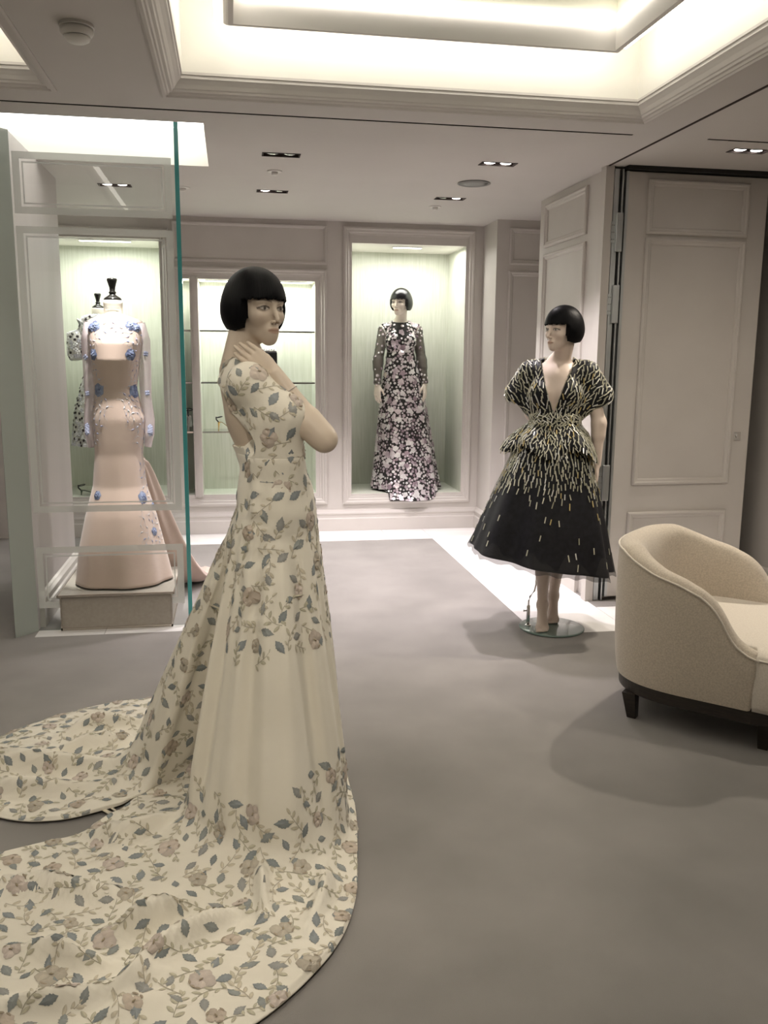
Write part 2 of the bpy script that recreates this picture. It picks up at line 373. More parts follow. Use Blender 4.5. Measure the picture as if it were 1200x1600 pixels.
# folding door: leaf slightly skewed
dA, dB = Vector((2.275, 5.02, 0)), Vector((3.19, 5.045, 0)); dU = (dB-dA).normalized(); dN = Vector((dU.y, -dU.x, 0)); dL = (dB-dA).length
dm = MB(); q = [dA, dB, dB-dN*.09, dA-dN*.09]
dm.loft([[p+Zv*z for p in q] for z in (.03, 2.572)])
door = struct(dm, 'door_1', 'wall', bevel=.003)
for u0, u1, v0, v1 in ((.135, .79, 2.225, 2.535), (.135, .79, .735, 2.205), (.12, .79, .18, .565)):
    frame(dA, dU, Zv, dN, u0, u1, v0, v1, PROF).build('panel_moulding', 'wall', door)
MB().loft([[dA-dU*.004+dN*.004+Zv*z, dA+dU*.012+dN*.004+Zv*z, dA+dU*.012-dN*.09+Zv*z, dA-dU*.004-dN*.09+Zv*z] for z in (.03, 2.572)]).build('edge_profile', 'alu', door)
lk = MB(); c = dA+dU*.836+Zv*1.03
lk.loft([[c+dU*a+Zv*b+dN*h for a, b in ((-.022, -.027), (.022, -.027), (.022, .027), (-.022, .027))] for h in (0, .003)])
lp = lk.build('lock_plate', 'steel', door)
MB().lathe([(.014, 0), (.014, .004), (.010, .006), (.001, .006)], c+dN*.003, 16, Matrix((dU, Zv, dN)).transposed()).build('lock_ring', 'steel', lp)
MB().box((2.27, 4.99, 2.578), (3.25, 5.08, CZ)).build('head_gap', 'dark', door)

# ================================================================== CEILING THINGS
for i, (x, y, st) in enumerate(DL):
    lab = ['dark twin downlight over the grey carpet, nearest the glass edge, lamps tilted away', 'twin downlight above the shelf cabinet with one lamp lit', 'twin downlight with both lamps glowing, right of the wide ceiling, nearer the camera', 'twin downlight with one lamp lit above the sequin dress niche', 'glowing twin downlight in the ceiling in front of the folding door', 'twin downlight seen through the glass above the blush gown'][i]
    t = thing('twin_downlight', (x, y, CZ), lab, 'downlight', 'recessed twin downlights')
    mb = MB().box((x-.099, y-.039, CZ), (x+.099, y+.039, CZ+.09)); mb.f = [f for k, f in enumerate(mb.f) if k != 0]; mb.build('housing', 'gap', t, fixn=False)
    frame((x, y, CZ), X, Yv, -Zv, -.106, .106, -.046, .046, [(0, 0), (0, .003), (.008, .003), (.008, -.01)]).build('trim_ring', 'gap', t)
    for k, dx in enumerate((-.048, .048)):
        lit = st == 'on' or (st == 'half' and k == 0) or (st == 'half2' and k == 1)
        l = MB().lathe([(.038, .0), (.042, .03), (.02, .06), (.004, .062)], (x+dx, y, CZ+.006), 20).build('lamp_can', 'lampdim', t, smooth=True)
        MB().lathe([(.036, .002), (.030, -.004), (.015, -.008), (.001, -.009)], (x+dx, y, CZ+.008), 20).build('lens', 'lampglow' if lit else 'lampdim', l, smooth=True)
    pw, tg, cone = [(110, (.5, 5.5, 0), 100), (190, (.55, 6.15, 0), 84), (170, (1.4, 5.3, 0), 96), (190, (1.45, 6.15, 0), 84), (150, (1.9, 3.1, 0), 100), (32, (-.6, 6.5, 0), 90)][i]
    lamp('SPOT', 'downlight_and_fill_beam', (x, y, CZ-.015), pw, PINKW if i != 4 else WARM, tg, spot_size=math.radians(cone), spot_blend=.75, shadow_soft_size=.04)
# unseen spots: one warming gown and train, one added as fill for the door
for x, y, e, tg, cn in ((.1, .3, 135, (.08, 2.55, .55), 52), (2.74, 2.6, 75, (2.75, 4.3, .2), 100)):
    lamp('SPOT', 'downlight_and_fill_beam', (x, y, CZ-.015), e, WARM, tg, spot_size=math.radians(cn), spot_blend=.8, shadow_soft_size=.05)
t = thing('smoke_detector', (-.497, 3.34, CZ), 'round white smoke detector on the ceiling between the two bright coffers', 'smoke detector')
MB().lathe([(.056, 0), (.058, -.010), (.054, -.012)], (-.497, 3.34, CZ), 32).build('base', 'white', t, smooth=False)
MB().lathe([(.050, -.011), (.050, -.014)], (-.497, 3.34, CZ), 32).build('slot_ring', 'dark', t)
MB().lathe([(.054, -.014), (.055, -.026), (.048, -.036), (.044, -.038)], (-.497, 3.34, CZ), 32).build('body', 'white', t, smooth=True)
MB().lathe([(.041, -.037), (.041, -.041)], (-.497, 3.34, CZ), 32).build('slot_ring', 'dark', t)
MB().lathe([(.044, -.040), (.040, -.050), (.030, -.056), (.001, -.058)], (-.497, 3.34, CZ), 32).build('cap', 'white', t, smooth=True)
t = thing('ceiling_speaker', (1.545, 5.70, CZ), 'round grey ceiling grille between the two right-hand twin downlights', 'speaker')
MB().lathe([(.104, 0), (.106, -.006), (.096, -.009), (.092, -.004)], (1.545, 5.70, CZ), 36).build('rim', 'greytrim', t, smooth=True)
MB().lathe([(.092, -.004), (.05, -.007), (.001, -.008)], (1.545, 5.70, CZ), 36).build('grille', 'greytrim', t, smooth=True)
for x, y, lab in ((.275, 5.60, 'small white sprinkler cap between the two left-hand twin downlights'), (1.503, 6.62, 'small white sprinkler cap just beyond the twin downlight near the back wall'), (-.30, 6.25, 'small round sprinkler cap seen through the glass right of its downlight')):
    t = thing('sprinkler_cap', (x, y, CZ), lab, 'sprinkler', 'ceiling sprinkler caps')
    MB().lathe([(.045, 0), (.045, -.004), (.038, -.006)], (x, y, CZ), 24).build('plate', 'white', t, smooth=True)
    MB().lathe([(.020, -.006), (.020, -.02), (.012, -.026), (.001, -.027)], (x, y, CZ), 20).build('head', 'white', t, smooth=True)
t = thing('air_grille', (-.63, 5.02, 2.86), 'grey rectangular air grille in the bright soffit above the glass case', 'vent')
MB().box((-.76, 4.98, 2.845), (-.50, 5.06, 2.86)).build('grille_frame', 'white', t)
for k in range(6): MB().box((-.75, 4.985+k*.012, 2.838), (-.51, 4.991+k*.012, 2.846)).build('grille_blade', 'greytrim', t)

# ================================================================== GLASS PARTITION
GY = 4.884
gp = thing('glass_partition', (-.66, GY, 0), 'tall clear glass screen with etched panel lines and a teal polished edge', 'glass screen')
MB().box((-1.08, GY-.006, 0), (-.274, GY+.006, 2.80)).build('glass_pane', 'glass', gp)
e = MB().box((-.274, GY-.008, 0), (-.252, GY+.008, 2.80)).build('polished_edge', 'tealedge', gp); e['label'] = 'teal green polished edge of the pane'
MB().loft([[Vector((-1.175, 4.765, z)), Vector((-1.08, 4.878, z)), Vector((-1.085, 4.892, z)), Vector((-1.18, 4.779, z))] for z in (0, CZ)]).build('etched_return', 'post', gp)
def etch(x0, x1, z0, z1, w_):
    mb = MB(); y0, y1 = GY-.0078, GY-.0062
    mb.box((x0, y0, z0), (x1, y1, z0+w_)); mb.box((x0, y0, z1-w_), (x1, y1, z1)); mb.box((x0, y0, z0+w_), (x0+w_, y1, z1-w_)); mb.box((x1-w_, y0, z0+w_), (x1, y1, z1-w_))
    mb.build('etched_line', 'etch', gp)
def zy(px_y, s=1.0): return 0
for z0, z1 in ((2.20, 2.50), (.66, 2.14), (.13, .47)):
    etch(-1.07, -.292, z0, z1, .035); etch(-1.025, -.337, z0+.047, z1-.047, .008)
M['etch'].node_tree.nodes['Principled BSDF'].inputs['Alpha'].default_value = .55

# ================================================================== PLINTH
pl = thing('display_plinth', (-.66, 5.16, 0), 'low taupe display plinth with champagne metal edges under the blush gown', 'plinth')
MB().box((-.955, 4.87, .012), (-.365, 5.46, .188)).build('box', 'plinthfab', pl)
MB().box((-.968, 4.858, .188), (-.352, 5.472, .2)).build('top', 'plinthfab', pl)
ed = MB()
for z in (.19,):
    ed.box((-.97, 4.854, z), (-.35, 4.860, .202)); ed.box((-.97, 5.470, z), (-.35, 5.476, .202)); ed.box((-.974, 4.854, z), (-.968, 5.476, .202)); ed.box((-.352, 4.854, z), (-.346, 5.476, .202))
ed.box((-.96, 4.864, 0), (-.36, 4.872, .014)); ed.box((-.96, 5.458, 0), (-.36, 5.466, .014)); ed.box((-.96, 4.864, 0), (-.952, 5.466, .014)); ed.box((-.368, 4.864, 0), (-.36, 5.466, .014))
for x in (-.96, -.367): ed.box((x, 4.864, .012), (x+.007, 4.871, .19))
ed.build('metal_edge', 'bronze', pl)

# ================================================================== FIGURE TOOLKIT (signed-distance modelling -> one continuous skin)
class Field:
    def __init__(s, lo, hi, h):
        s.lo = np.array(lo, float); s.h = h; s.n = np.ceil((np.array(hi)-s.lo)/h).astype(int)+1
        s.v = np.full(s.n, .1, np.float32)
    def region(s, lo, hi):
        a = np.clip(np.floor((np.array(lo)-s.lo)/s.h).astype(int), 0, s.n); b = np.clip(np.ceil((np.array(hi)-s.lo)/s.h).astype(int)+1, 0, s.n)
        sl = tuple(slice(i, j) for i, j in zip(a, b))
        c = [(np.arange(i, j)*s.h+l).astype(np.float32) for i, j, l in zip(a, b, s.lo)]
        return sl, (c[0][:, None, None], c[1][None, :, None], c[2][None, None, :])
    def prim(s, P, infl=0.0, mode='add', k=None):
        k = P[-1] if k is None else k
        if P[0] == 'e':
            _, c, r, R, _k = P; c = np.array(c, float); r = np.array(r, float)+infl
            m = r.max()+k+.012; sl, (x, y, z) = s.region(c-m, c+m)
            if s.v[sl].size == 0: return
            x, y, z = x-np.float32(c[0]), y-np.float32(c[1]), z-np.float32(c[2])
            q = [R[0][i]*x+R[1][i]*y+R[2][i]*z for i in range(3)] if R is not None else [x, y, z]
            k0 = np.sqrt(sum((q[i]/r[i])**2 for i in range(3))); k1 = np.sqrt(sum((q[i]/r[i]**2)**2 for i in range(3)))
            d = k0*(k0-1)/np.maximum(k1, 1e-5)
        else:
            _, a, b, ra, rb, _k = P; a = np.array(a, float); b = np.array(b, float); ra += infl; rb += infl
            m = max(ra, rb)+k+.012; sl, (x, y, z) = s.region(np.minimum(a, b)-m, np.maximum(a, b)+m)
            if s.v[sl].size == 0: return
            ba = b-a; x, y, z = x-np.float32(a[0]), y-np.float32(a[1]), z-np.float32(a[2])
            t = np.clip((x*ba[0]+y*ba[1]+z*ba[2])/(ba@ba), 0, 1)
            d = np.sqrt((x-t*ba[0])**2+(y-t*ba[1])**2+(z-t*ba[2])**2)-(ra+(rb-ra)*t)
        A = s.v[sl]
        if mode == 'add':
            hh = np.maximum(k-np.abs(A-d), 0)/max(k, 1e-6); s.v[sl] = np.minimum(A, d)-hh*hh*k*.25
        else:
            hh = np.maximum(k-np.abs(A+d), 0)/max(k, 1e-6); s.v[sl] = np.maximum(A, -d)+hh*hh*k*.25
    def apply(s, fn, lo=None, hi=None):
        sl, c = s.region(s.lo if lo is None else lo, s.lo+s.n*s.h if hi is None else hi)
        s.v[sl] = fn(s.v[sl], *c)
    def mesh(s):
        v = s.v; n = v.shape; neg = v < 0
        cnt = np.zeros([i-1 for i in n], np.int8)
        offs = [(i, j, k) for i in (0, 1) for j in (0, 1) for k in (0, 1)]
        for o in offs: cnt += neg[o[0]:n[0]-1+o[0], o[1]:n[1]-1+o[1], o[2]:n[2]-1+o[2]]
        cells = np.argwhere((cnt > 0) & (cnt < 8)); idx = np.full(cnt.shape, -1, np.int32); idx[tuple(cells.T)] = np.arange(len(cells))
        cv = np.stack([v[cells[:, 0]+o[0], cells[:, 1]+o[1], cells[:, 2]+o[2]] for o in offs], 1)
        acc = np.zeros((len(cells), 3)); w_ = np.zeros(len(cells)); O = np.array(offs, float)
        for a in range(8):
            for b in range(a+1, 8):
                if np.abs(O[a]-O[b]).sum() != 1: continue
                c = (cv[:, a] < 0) != (cv[:, b] < 0); t = np.where(c, cv[:, a]/np.where(c, cv[:, a]-cv[:, b], 1), 0)
                acc += np.where(c[:, None], O[a]+(O[b]-O[a])*t[:, None], 0); w_ += c
        V = s.lo+(cells+acc/w_[:, None])*s.h; F = []
        for ax in range(3):
            u, w2 = (ax+1) % 3, (ax+2) % 3
            sa = [slice(None)]*3; sb = [slice(None)]*3; sa[ax] = slice(0, -1); sb[ax] = slice(1, None)
            for d_ in (u, w2): sa[d_] = slice(1, n[d_]-1); sb[d_] = slice(1, n[d_]-1)
            A, B = neg[tuple(sa)], neg[tuple(sb)]; e = np.argwhere(A != B)
            if len(e) == 0: continue
            fl_ = A[tuple(e.T)]; g = e.copy(); g[:, u] += 1; g[:, w2] += 1
            q = []
            for du, dw in ((-1, -1), (0, -1), (0, 0), (-1, 0)):
                c = g.copy(); c[:, u] += du; c[:, w2] += dw; q.append(idx[tuple(c.T)])
            q = np.stack(q, 1); q[~fl_] = q[~fl_][:, ::-1]; F.append(q)
        return V, np.concatenate(F)
def fastmesh(name, V, F, m, off=(0, 0, 0), cols=None, smooth=True, strand=None):
    me = bpy.data.meshes.new(name); V = np.asarray(V, np.float32)-np.array(off, np.float32); F = np.asarray(F, np.int32)
    me.vertices.add(len(V)); me.vertices.foreach_set('co', V.ravel())
    k = F.shape[1]; me.loops.add(F.size); me.loops.foreach_set('vertex_index', F.ravel())
    me.polygons.add(len(F)); me.polygons.foreach_set('loop_start', np.arange(len(F))*k)
    me.update(calc_edges=True)
    me.polygons.foreach_set('use_smooth', np.full(len(F), smooth))
    if cols is not None:
        a = me.color_attributes.new('Col', 'FLOAT_COLOR', 'POINT'); c = np.ones((len(V), 4), np.float32); c[:, :3] = cols; a.data.foreach_set('color', c.ravel())
    if strand is not None:
        a = me.attributes.new('strand', 'FLOAT_VECTOR', 'POINT'); a.data.foreach_set('vector', np.asarray(strand, np.float32).ravel())
    me.materials.append(M[m] if isinstance(m, str) else m); me.validate(); return me
def rotz(a): c, s_ = math.cos(a), math.sin(a); return np.array([[c, -s_, 0], [s_, c, 0], [0, 0, 1]])
def unit(v): v = np.array(v, float); return v/np.linalg.norm(v)

def head_prims(O, R):
    O = np.array(O, float); P = []
    e = lambda c, r, k: P.append(('e', O+R@np.array(c), r, R, k))
    c_ = lambda a, b, ra, rb, k: P.append(('c', O+R@np.array(a), O+R@np.array(b), ra, rb, k))
    e((-.012, 0, .035), (.096, .073, .087), .01)
    e((.026, 0, -.024), (.058, .049, .077), .03)
    e((.066, 0, -.088), (.018, .0165, .0155), .028)
    for s in (1, -1):
        e((.054, s*.040, -.024), (.020, .017, .016), .03)
        c_((-.010, s*.048, -.036), (.062, s*.007, -.091), .012, .0095, .024)
        c_((.080, s*.010, .018), (.066, s*.046, .020), .007, .006, .016)
    S = [('e', O+R@np.array((.096, s*.031, .001)), (.017, .020, .0105), R, .014) for s in (1, -1)]
    P2 = []
    for s in (1, -1):
        P2.append(('e', O+R@np.array((.0695, s*.0315, .0)), (.0115, .0165, .0095), R, .004))
        P2.append(('c', O+R@np.array((.0795, s*.018, .0035)), O+R@np.array((.0775, s*.034, .0085)), .0022, .0024, .004))
        P2.append(('c', O+R@np.array((.0775, s*.034, .0085)), O+R@np.array((.0675, s*.047, .003)), .0024, .0018, .004))
    P2.append(('c', O+R@np.array((.083, 0, .010)), O+R@np.array((.103, 0, -.034)), .0048, .0068, .012))
    for s in (1, -1): P2.append(('e', O+R@np.array((.094, s*.0105, -.0395)), (.0085, .0052, .0052), R, .005))
    P2.append(('e', O+R@np.array((.073, 0, -.066)), (.017, .024, .020), R, .016))
    P2.append(('e', O+R@np.array((.0872, 0, -.0612)), (.0062, .0190, .0045), R, .003))
    P2.append(('e', O+R@np.array((.0858, 0, -.0700)), (.0072, .0160, .0056), R, .003))
    return P, S, P2
def hand_prims(W, d, n, curl=.35, scale=1.0, side=1, spread=.0):
    """W wrist, d finger direction, n back-of-hand normal, side=+1 if thumb lies along n x d"""
    d = unit(d); n = np.array(n, float); n = unit(n-d*(n@d)); t = np.cross(n, d)*side; P = []; W = np.array(W, float); S = scale
    P.append(('e', W+d*.05*S, (.042*S, .034*S, .0125*S), np.stack([d, t, n], 1), .014))
    lens = (.066, .076, .070, .054)
    for i, off in enumerate((.027, .0095, -.0085, -.0255)):
        b = W+d*(.088-abs(i-1.2)*.004)*S+t*off*S
        P.append(('c', W+d*.012*S+t*off*.5*S, b, .0115*S, .0098*S, .010))
        d1 = unit(d-n*curl*.5+t*(off*3*spread)); d2 = unit(d-n*curl*1.4+t*(off*3*spread)); L = lens[i]*S
        m = b+d1*L*.5
        P.append(('c', b, m, .0092*S, .0078*S, .003)); P.append(('c', m, m+d2*L*.5, .0078*S, .0058*S, .002))
    b = W+d*.018*S+t*.016*S-n*.004*S; m = b+unit(d*.75+t*.6-n*.35)*.045*S
    P.append(('c', b, m, .0125*S, .0095*S, .012)); P.append(('c', m, m+unit(d*.95+t*.25-n*.35)*.038*S, .0092*S, .0068*S, .003))
    return P
def torso_prims(base, yaw, zo=0.0, lean=0.0):
    R = rotz(yaw); B = lambda x, y, z: np.array(base)+R@np.array((x, y, 0))+np.array((0, 0, z+zo))
    P = [('e', B(.01, 0, 1.0), (.112, .155, .13), R, .05), ('e', B(-.005, 0, 1.17), (.086, .108, .15), R, .06),
         ('e', B(-.04, 0, 1.335), (.108, .132, .15), R, .06)]
    for s in (1, -1): P.append(('e', B(.035, s*.066, 1.312), (.062, .060, .062), R, .035))
    P.append(('c', B(-.07, -.135, 1.425), B(-.07, .135, 1.425), .044, .044, .05))
    P.append(('c', B(-.08, 0, 1.42), B(-.068, 0, 1.485), .072, .056, .05))
    return P, B, R
def arm_prims(S, E, W, s=1.0):
    S, E, W = map(np.array, (S, E, W))
    return [('c', S, E, .044*s, .036*s, .03), ('c', E, W, .036*s, .0235*s, .02), ('c', E+(W-E)*.08, E+(W-E)*.3, .037*s, .035*s, .02)]
def head_local(V, O, R): return (V-np.array(O))@R
def paint(V, O, R, skin):
    L = head_local(V, O, R); x, y, z = L.T; a = np.abs(y); C = np.tile(np.array(skin, float), (len(V), 1))
    f = (x > .045) & (np.abs(z) < .12)
    def mix(mask, col, amt=1.0):
        m_ = (mask*amt)[:, None]; C[:] = C*(1-m_)+np.array(col)*m_
    sm = lambda d: np.clip(d, 0, 1)
    ch = np.exp(-(((a-.042)/.018)**2+((z+.03)/.02)**2))*f; mix(ch, (.60, .40, .33), .12)
    sh = np.exp(-(((a-.032)/.020)**2+((z-.004)/.011)**2))*f; mix(sh, (.36, .25, .20), .34)
    eye = sm(1.6-1.6*(((a-.0315)/.0165)**2+((z+.0003)/.0070)**2))*f; mix(eye, (.62, .58, .53), .9)
    iris = sm(2.2-2*np.hypot(a-.0315, z-.0003)/.0060)*f*(eye > 0); mix(iris, (.05, .035, .03), .95)
    lz = .0066-.00*a-((a-.031)/.0185)**2*.0062
    lash = sm(1.8-np.abs(z-lz)/.0021)*(np.abs(a-.032) < .0185)*f; mix(lash, (.05, .04, .035), .9)
    lz2 = -.0062+((a-.031)/.0175)**2*.0062
    mix(sm(1.4-np.abs(z-lz2)/.0013)*(np.abs(a-.032) < .017)*f, (.2, .14, .11), .6)
    bz = .0195+.006*np.sin(np.clip((a-.012)/.042, 0, 1)*PI*.75)
    mix(sm(1.7-np.abs(z-bz)/.0017)*(a > .012)*(a < .053)*f, (.12, .085, .06), .75)
    lip = sm(2.2-2*((y/.0235)**2+((z+.066)/.0098)**2))*(x > .074); mix(lip, (.47, .29, .21), .7)
    mix(sm(1.5-np.abs(z+.0662)/.0011)*(a < .021)*(x > .074), (.2, .09, .07), .7)
    mix(sm(1.5-np.hypot((a-.007)/.0035, (z+.0455)/.002))*(x > .08), (.2, .12, .09), .7)
    return C
def make_hair(parent, O, R, m='hair', h=.0026, seed=1):
    O = np.array(O, float); F = Field(O-.17, O+.17, h); e = lambda c, r, k: F.prim(('e', O+R@np.array(c), r, R, k))
    e((-.010, 0, .034), (.108, .088, .097), .01)
    e((-.018, 0, -.017), (.097, .094, .080), .05)
    rg = np.random.RandomState(seed); ph = rg.rand(5)*6
    def cut(v, x, y, z):
        dx, dy, dz = x-O[0], y-O[1], z-O[2]; lx = R[0, 0]*dx+R[1, 0]*dy; ly = R[0, 1]*dx+R[1, 1]*dy; lz = dz+0*lx
        an = np.arctan2(ly, lx+.03)
        # bob hem, tucked under
        hem = -.067-.012*np.clip((lx+.03)/.07, -.4, 1)
        v = np.maximum(v, (hem-lz)+.012*np.clip(1-(-v)/.03, 0, 1)*0)
        # face opening under the fringe
        zf = .0275+.0022*np.sin(an*23+ph[0])+.0018*np.sin(an*57+ph[1])-.006*np.clip(np.abs(an)-.45, 0, 1)
        xs_ = .036-.010*np.clip((-lz-.03)/.06, 0, 1)+.012*np.clip((-lz-.055)/.03, 0, 1)
        op = np.maximum(xs_-lx, lz-zf)
        v = np.maximum(v, -op)
        # hollow underneath for the neck
        q = np.sqrt(((lx+.0)/.082)**2+(ly/.074)**2)
        return np.maximum(v, -np.maximum((q-1)*.07, lz+.03))
    F.apply(cut)
    V, Q = F.mesh(); L = head_local(V, O, R)
    st = np.stack([np.arctan2(L[:, 1], L[:, 0]+.01)*42, L[:, 2]*9, np.hypot(L[:, 0], L[:, 1])*9], 1)
    return link('wig', fastmesh('wig', V, Q, m, wloc(parent), strand=st), parent)

def dec_tree(objs):
    """BVH over several meshes in world coordinates"""
    vs, fs = [], []
    for o in objs:
        off = wloc(o); n = len(vs); vs += [v.co+off for v in o.data.vertices]; fs += [tuple(i+n for i in p.vertices) for p in o.data.polygons]
    return BVHTree.FromPolygons(vs, fs), vs, fs
def scatter(V, F, density, spacing, tries, seed):
    """dart throwing over a triangle/quad soup; density(p, n)->0..1"""
    V = np.asarray(V); F = np.asarray(F); rg = np.random.RandomState(seed)
    a, b, c = V[F[:, 0]], V[F[:, 1]], V[F[:, 2]]; d = V[F[:, 3]] if F.shape[1] == 4 else c
    nr = np.cross(c-a, d-b) if F.shape[1] == 4 else np.cross(b-a, c-a); ar = np.linalg.norm(nr, axis=1)/2+1e-12; cum = np.cumsum(ar)/ar.sum()
    pick = np.searchsorted(cum, rg.rand(tries)); u, w_ = rg.rand(tries, 1), rg.rand(tries, 1)
    p = (a[pick]*(1-u)+b[pick]*u)*(1-w_)+(d[pick]*(1-u)+c[pick]*u)*w_; nn = nr[pick]/(2*ar[pick])[:, None]
    grid = {}; out = []
    for i in range(tries):
        dn = density(p[i], nn[i])
        if dn <= 0 or rg.rand() > dn: continue
        k = tuple((p[i]/spacing).astype(int)); ok = True
        for dx in (-1, 0, 1):
            for dy in (-1, 0, 1):
                for dz in (-1, 0, 1):
                    for qd in grid.get((k[0]+dx, k[1]+dy, k[2]+dz), ()):
                        if ((qd-p[i])**2).sum() < spacing**2: ok = False; break
                    if not ok: break
                if not ok: break
            if not ok: break
        if ok: grid.setdefault(k, []).append(p[i]); out.append((p[i], nn[i]))
    return out
class Decals:
    def __init__(s, tree): s.t = tree; s.v = []; s.f = []; s.c = []
    def frame_(s, p, n, ang):
        n = Vector(n).normalized(); a = n.cross(Vector((.31, .2, .93))).normalized(); b = n.cross(a)
        return Vector(p), a*math.cos(ang)+b*math.sin(ang), b*math.cos(ang)-a*math.sin(ang), n
    def pt(s, q, n, lift):
        r = s.t.find_nearest(q)
        return r[0]+(r[1] if r[1].dot(n) > 0 else n)*lift
    def shape(s, fr, outline, col, ccol, lift=.0012, mid=.0032, off=(0, 0), ang=0, sc=1.0):
        p, a, b, n = fr; ca, sa = math.cos(ang), math.sin(ang); i0 = len(s.v)
        g = lambda x, y: p+a*(off[0]+sc*(x*ca-y*sa))+b*(off[1]+sc*(x*sa+y*ca))
        xs_ = [q[0] for q in outline]; cx = (min(xs_)+max(xs_))/2
        s.v.append(s.pt(g(cx, 0), n, mid)); s.c.append(ccol)
        for x, y in outline: s.v.append(s.pt(g(x, y), n, lift)); s.c.append(col)
        m = len(outline)
        s.f += [(i0, i0+1+j, i0+1+(j+1) % m) for j in range(m)]
    def ribbon(s, fr, pts, wd, col, lift=.0014):
        p, a, b, n = fr; i0 = len(s.v)
        for i, (x, y) in enumerate(pts):
            x2, y2 = pts[min(i+1, len(pts)-1)]; x1, y1 = pts[max(i-1, 0)]; l = math.hypot(x2-x1, y2-y1) or 1; nx, ny = -(y2-y1)/l*wd, (x2-x1)/l*wd
            for sg in (1, -1): s.v.append(s.pt(p+a*(x+sg*nx)+b*(y+sg*ny), n, lift)); s.c.append(col)
        s.f += [(i0+2*i, i0+2*i+1, i0+2*i+3, i0+2*i+2) for i in range(len(pts)-1)]
    def build(s, name, parent, m='embroidery', stuff=False, smooth=False):
        off = wloc(parent); me = newmesh(name, [v-off for v in s.v], s.f, m, smooth, np.array(s.c)); o = link(name, me, parent)
        if stuff: o['kind'] = 'stuff'
        return o
LEAF = [(-.5, 0), (-.36, .10), (-.27, .20), (-.22, .17), (-.12, .27), (-.06, .22), (.06, .25), (.12, .19), (.22, .18), (.28, .11), (.5, 0),
        (.28, -.11), (.22, -.18), (.12, -.19), (.06, -.25), (-.06, -.22), (-.12, -.27), (-.22, -.17), (-.27, -.20), (-.36, -.10)]
OVAL = [(-.5, 0), (-.25, .17), (.1, .2), (.35, .12), (.5, 0), (.35, -.12), (.1, -.2), (-.25, -.17)]
PETAL = [(.0, .0), (.10, .17), (.28, .26), (.42, .16), (.46, .05), (.5, -.06), (.40, -.2), (.26, -.25), (.10, -.15)]

# ================================================================== MANNEQUIN IN IVORY GOWN
SKIN = (.62, .52, .42)
mA = thing('mannequin', (.12, 2.84, 0), 'mannequin with black bob in a long ivory gown with embroidered leaves, hand at neck', 'mannequin')
P, B, RB = torso_prims((.118, 2.84, 0), 0.0)
OA, RA = (.077, 2.838, 1.643), rotz(math.radians(-53))
H1, HS, H2 = head_prims(OA, RA)
SA, EA, WA = (.045, 2.70, 1.412), (.272, 2.665, 1.250), (.128, 2.70, 1.446)
armR = arm_prims(SA, EA, WA)
armL = arm_prims((.045, 2.98, 1.412), (.135, 3.06, 1.14), (.20, 3.02, .93))
handR = hand_prims(WA, (-.76, .26, .58), (-.25, -.95, .12), curl=.30, side=1, scale=.97)
hl = unit((.45, -.1, -.9)); handL = hand_prims((.20, 3.02, .93), hl, (.1, .95, .1), curl=.4, side=1)
nk = [('c', (.008, 2.84, 1.45), (.036, 2.84, 1.575), .050, .045, .03)]
F = Field((-.13, 2.52, .80), (.40, 3.14, 1.79), .0025)
for p in P: F.prim(p)
for p in H1: F.prim(p)
for p in HS: F.prim(p, mode='sub')
for p in H2: F.prim(p)
for p in nk: F.prim(p, k=.014)
for p in armL+armR: F.prim(p)
for p in handL: F.prim(p)
G = Field((-.06, 2.58, 1.36), (.24, 2.86, 1.62), .0025)      # the near hand rests on the neck: kept apart from it, then joined
for p in [armR[1]]+handR: G.prim(p)
sl, _ = F.region(G.lo, G.lo+(G.n-1)*G.h)
o_ = np.round((G.lo-F.lo)/F.h).astype(int)
F.lo_shift = None
G2 = Field(F.lo+o_*F.h, F.lo+(o_+G.n-1)*F.h, F.h)
for p in [armR[1]]+handR: G2.prim(p)
s3 = tuple(slice(a, a+b) for a, b in zip(o_, G2.n)); sh = F.v[s3].shape
F.v[s3] = np.minimum(F.v[s3], G2.v[:sh[0], :sh[1], :sh[2]])
V, Q = F.mesh(); body = link('body', fastmesh('body', V, Q, 'skin', wloc(mA), cols=paint(V, OA, RA, SKIN)), mA)
make_hair(mA, OA, RA)
# wrist seam, thin ring
wa, ea = np.array(WA), np.array(EA); sp_ = wa+(ea-wa)*.27; ax = unit(ea-wa); u_ = unit(np.cross(ax, (0, 0, 1))); v_ = np.cross(ax, u_)
MB().tube([sp_+u_*(.0272+.0022)*math.cos(a)+v_*(.0272+.0022)*math.sin(a) for a in np.linspace(0, 2*PI, 33)], .0009, 5).build('wrist_seam', 'greytrim', mA, smooth=True)
# --- gown: fitted bodice with cap sleeves and open back
D = Field((-.16, 2.52, 1.02), (.36, 3.16, 1.56), .003)
for p in P[:6]: D.prim(p, .008)
D.prim(('c', B(-.08, 0, 1.40), B(-.075, 0, 1.485), .082, .062, .05), .004)
s1 = np.array(SA)+(np.array(EA)-np.array(SA))*.52
D.prim(('c', SA, s1, .058, .057, .04)); D.prim(('c', (.045, 2.98, 1.412), (.112, 3.035, 1.23), .056, .052, .04))
D.prim(('c', s1+np.array((-.02, 0, -.01)), (.155, 2.735, 1.10), .056, .068, .05)); D.prim(('c', (.10, 2.70, 1.30), (.12, 2.74, 1.10), .058, .074, .05))
D.prim(('e', (.030, 2.84, 1.545), (.085, .078, .065), None, .02), mode='sub')          # neckline
D.prim(('e', (-.085, 2.84, 1.315), (.095, .125, .105), None, .012), mode='sub')       # open back
D.prim(('c', (-.05, 2.70, 1.315), (.040, 2.70, 1.235), .032, .036, .01), mode='sub')
D.apply(lambda v, x, y, z: np.maximum(v, 1.06-z+0*x))
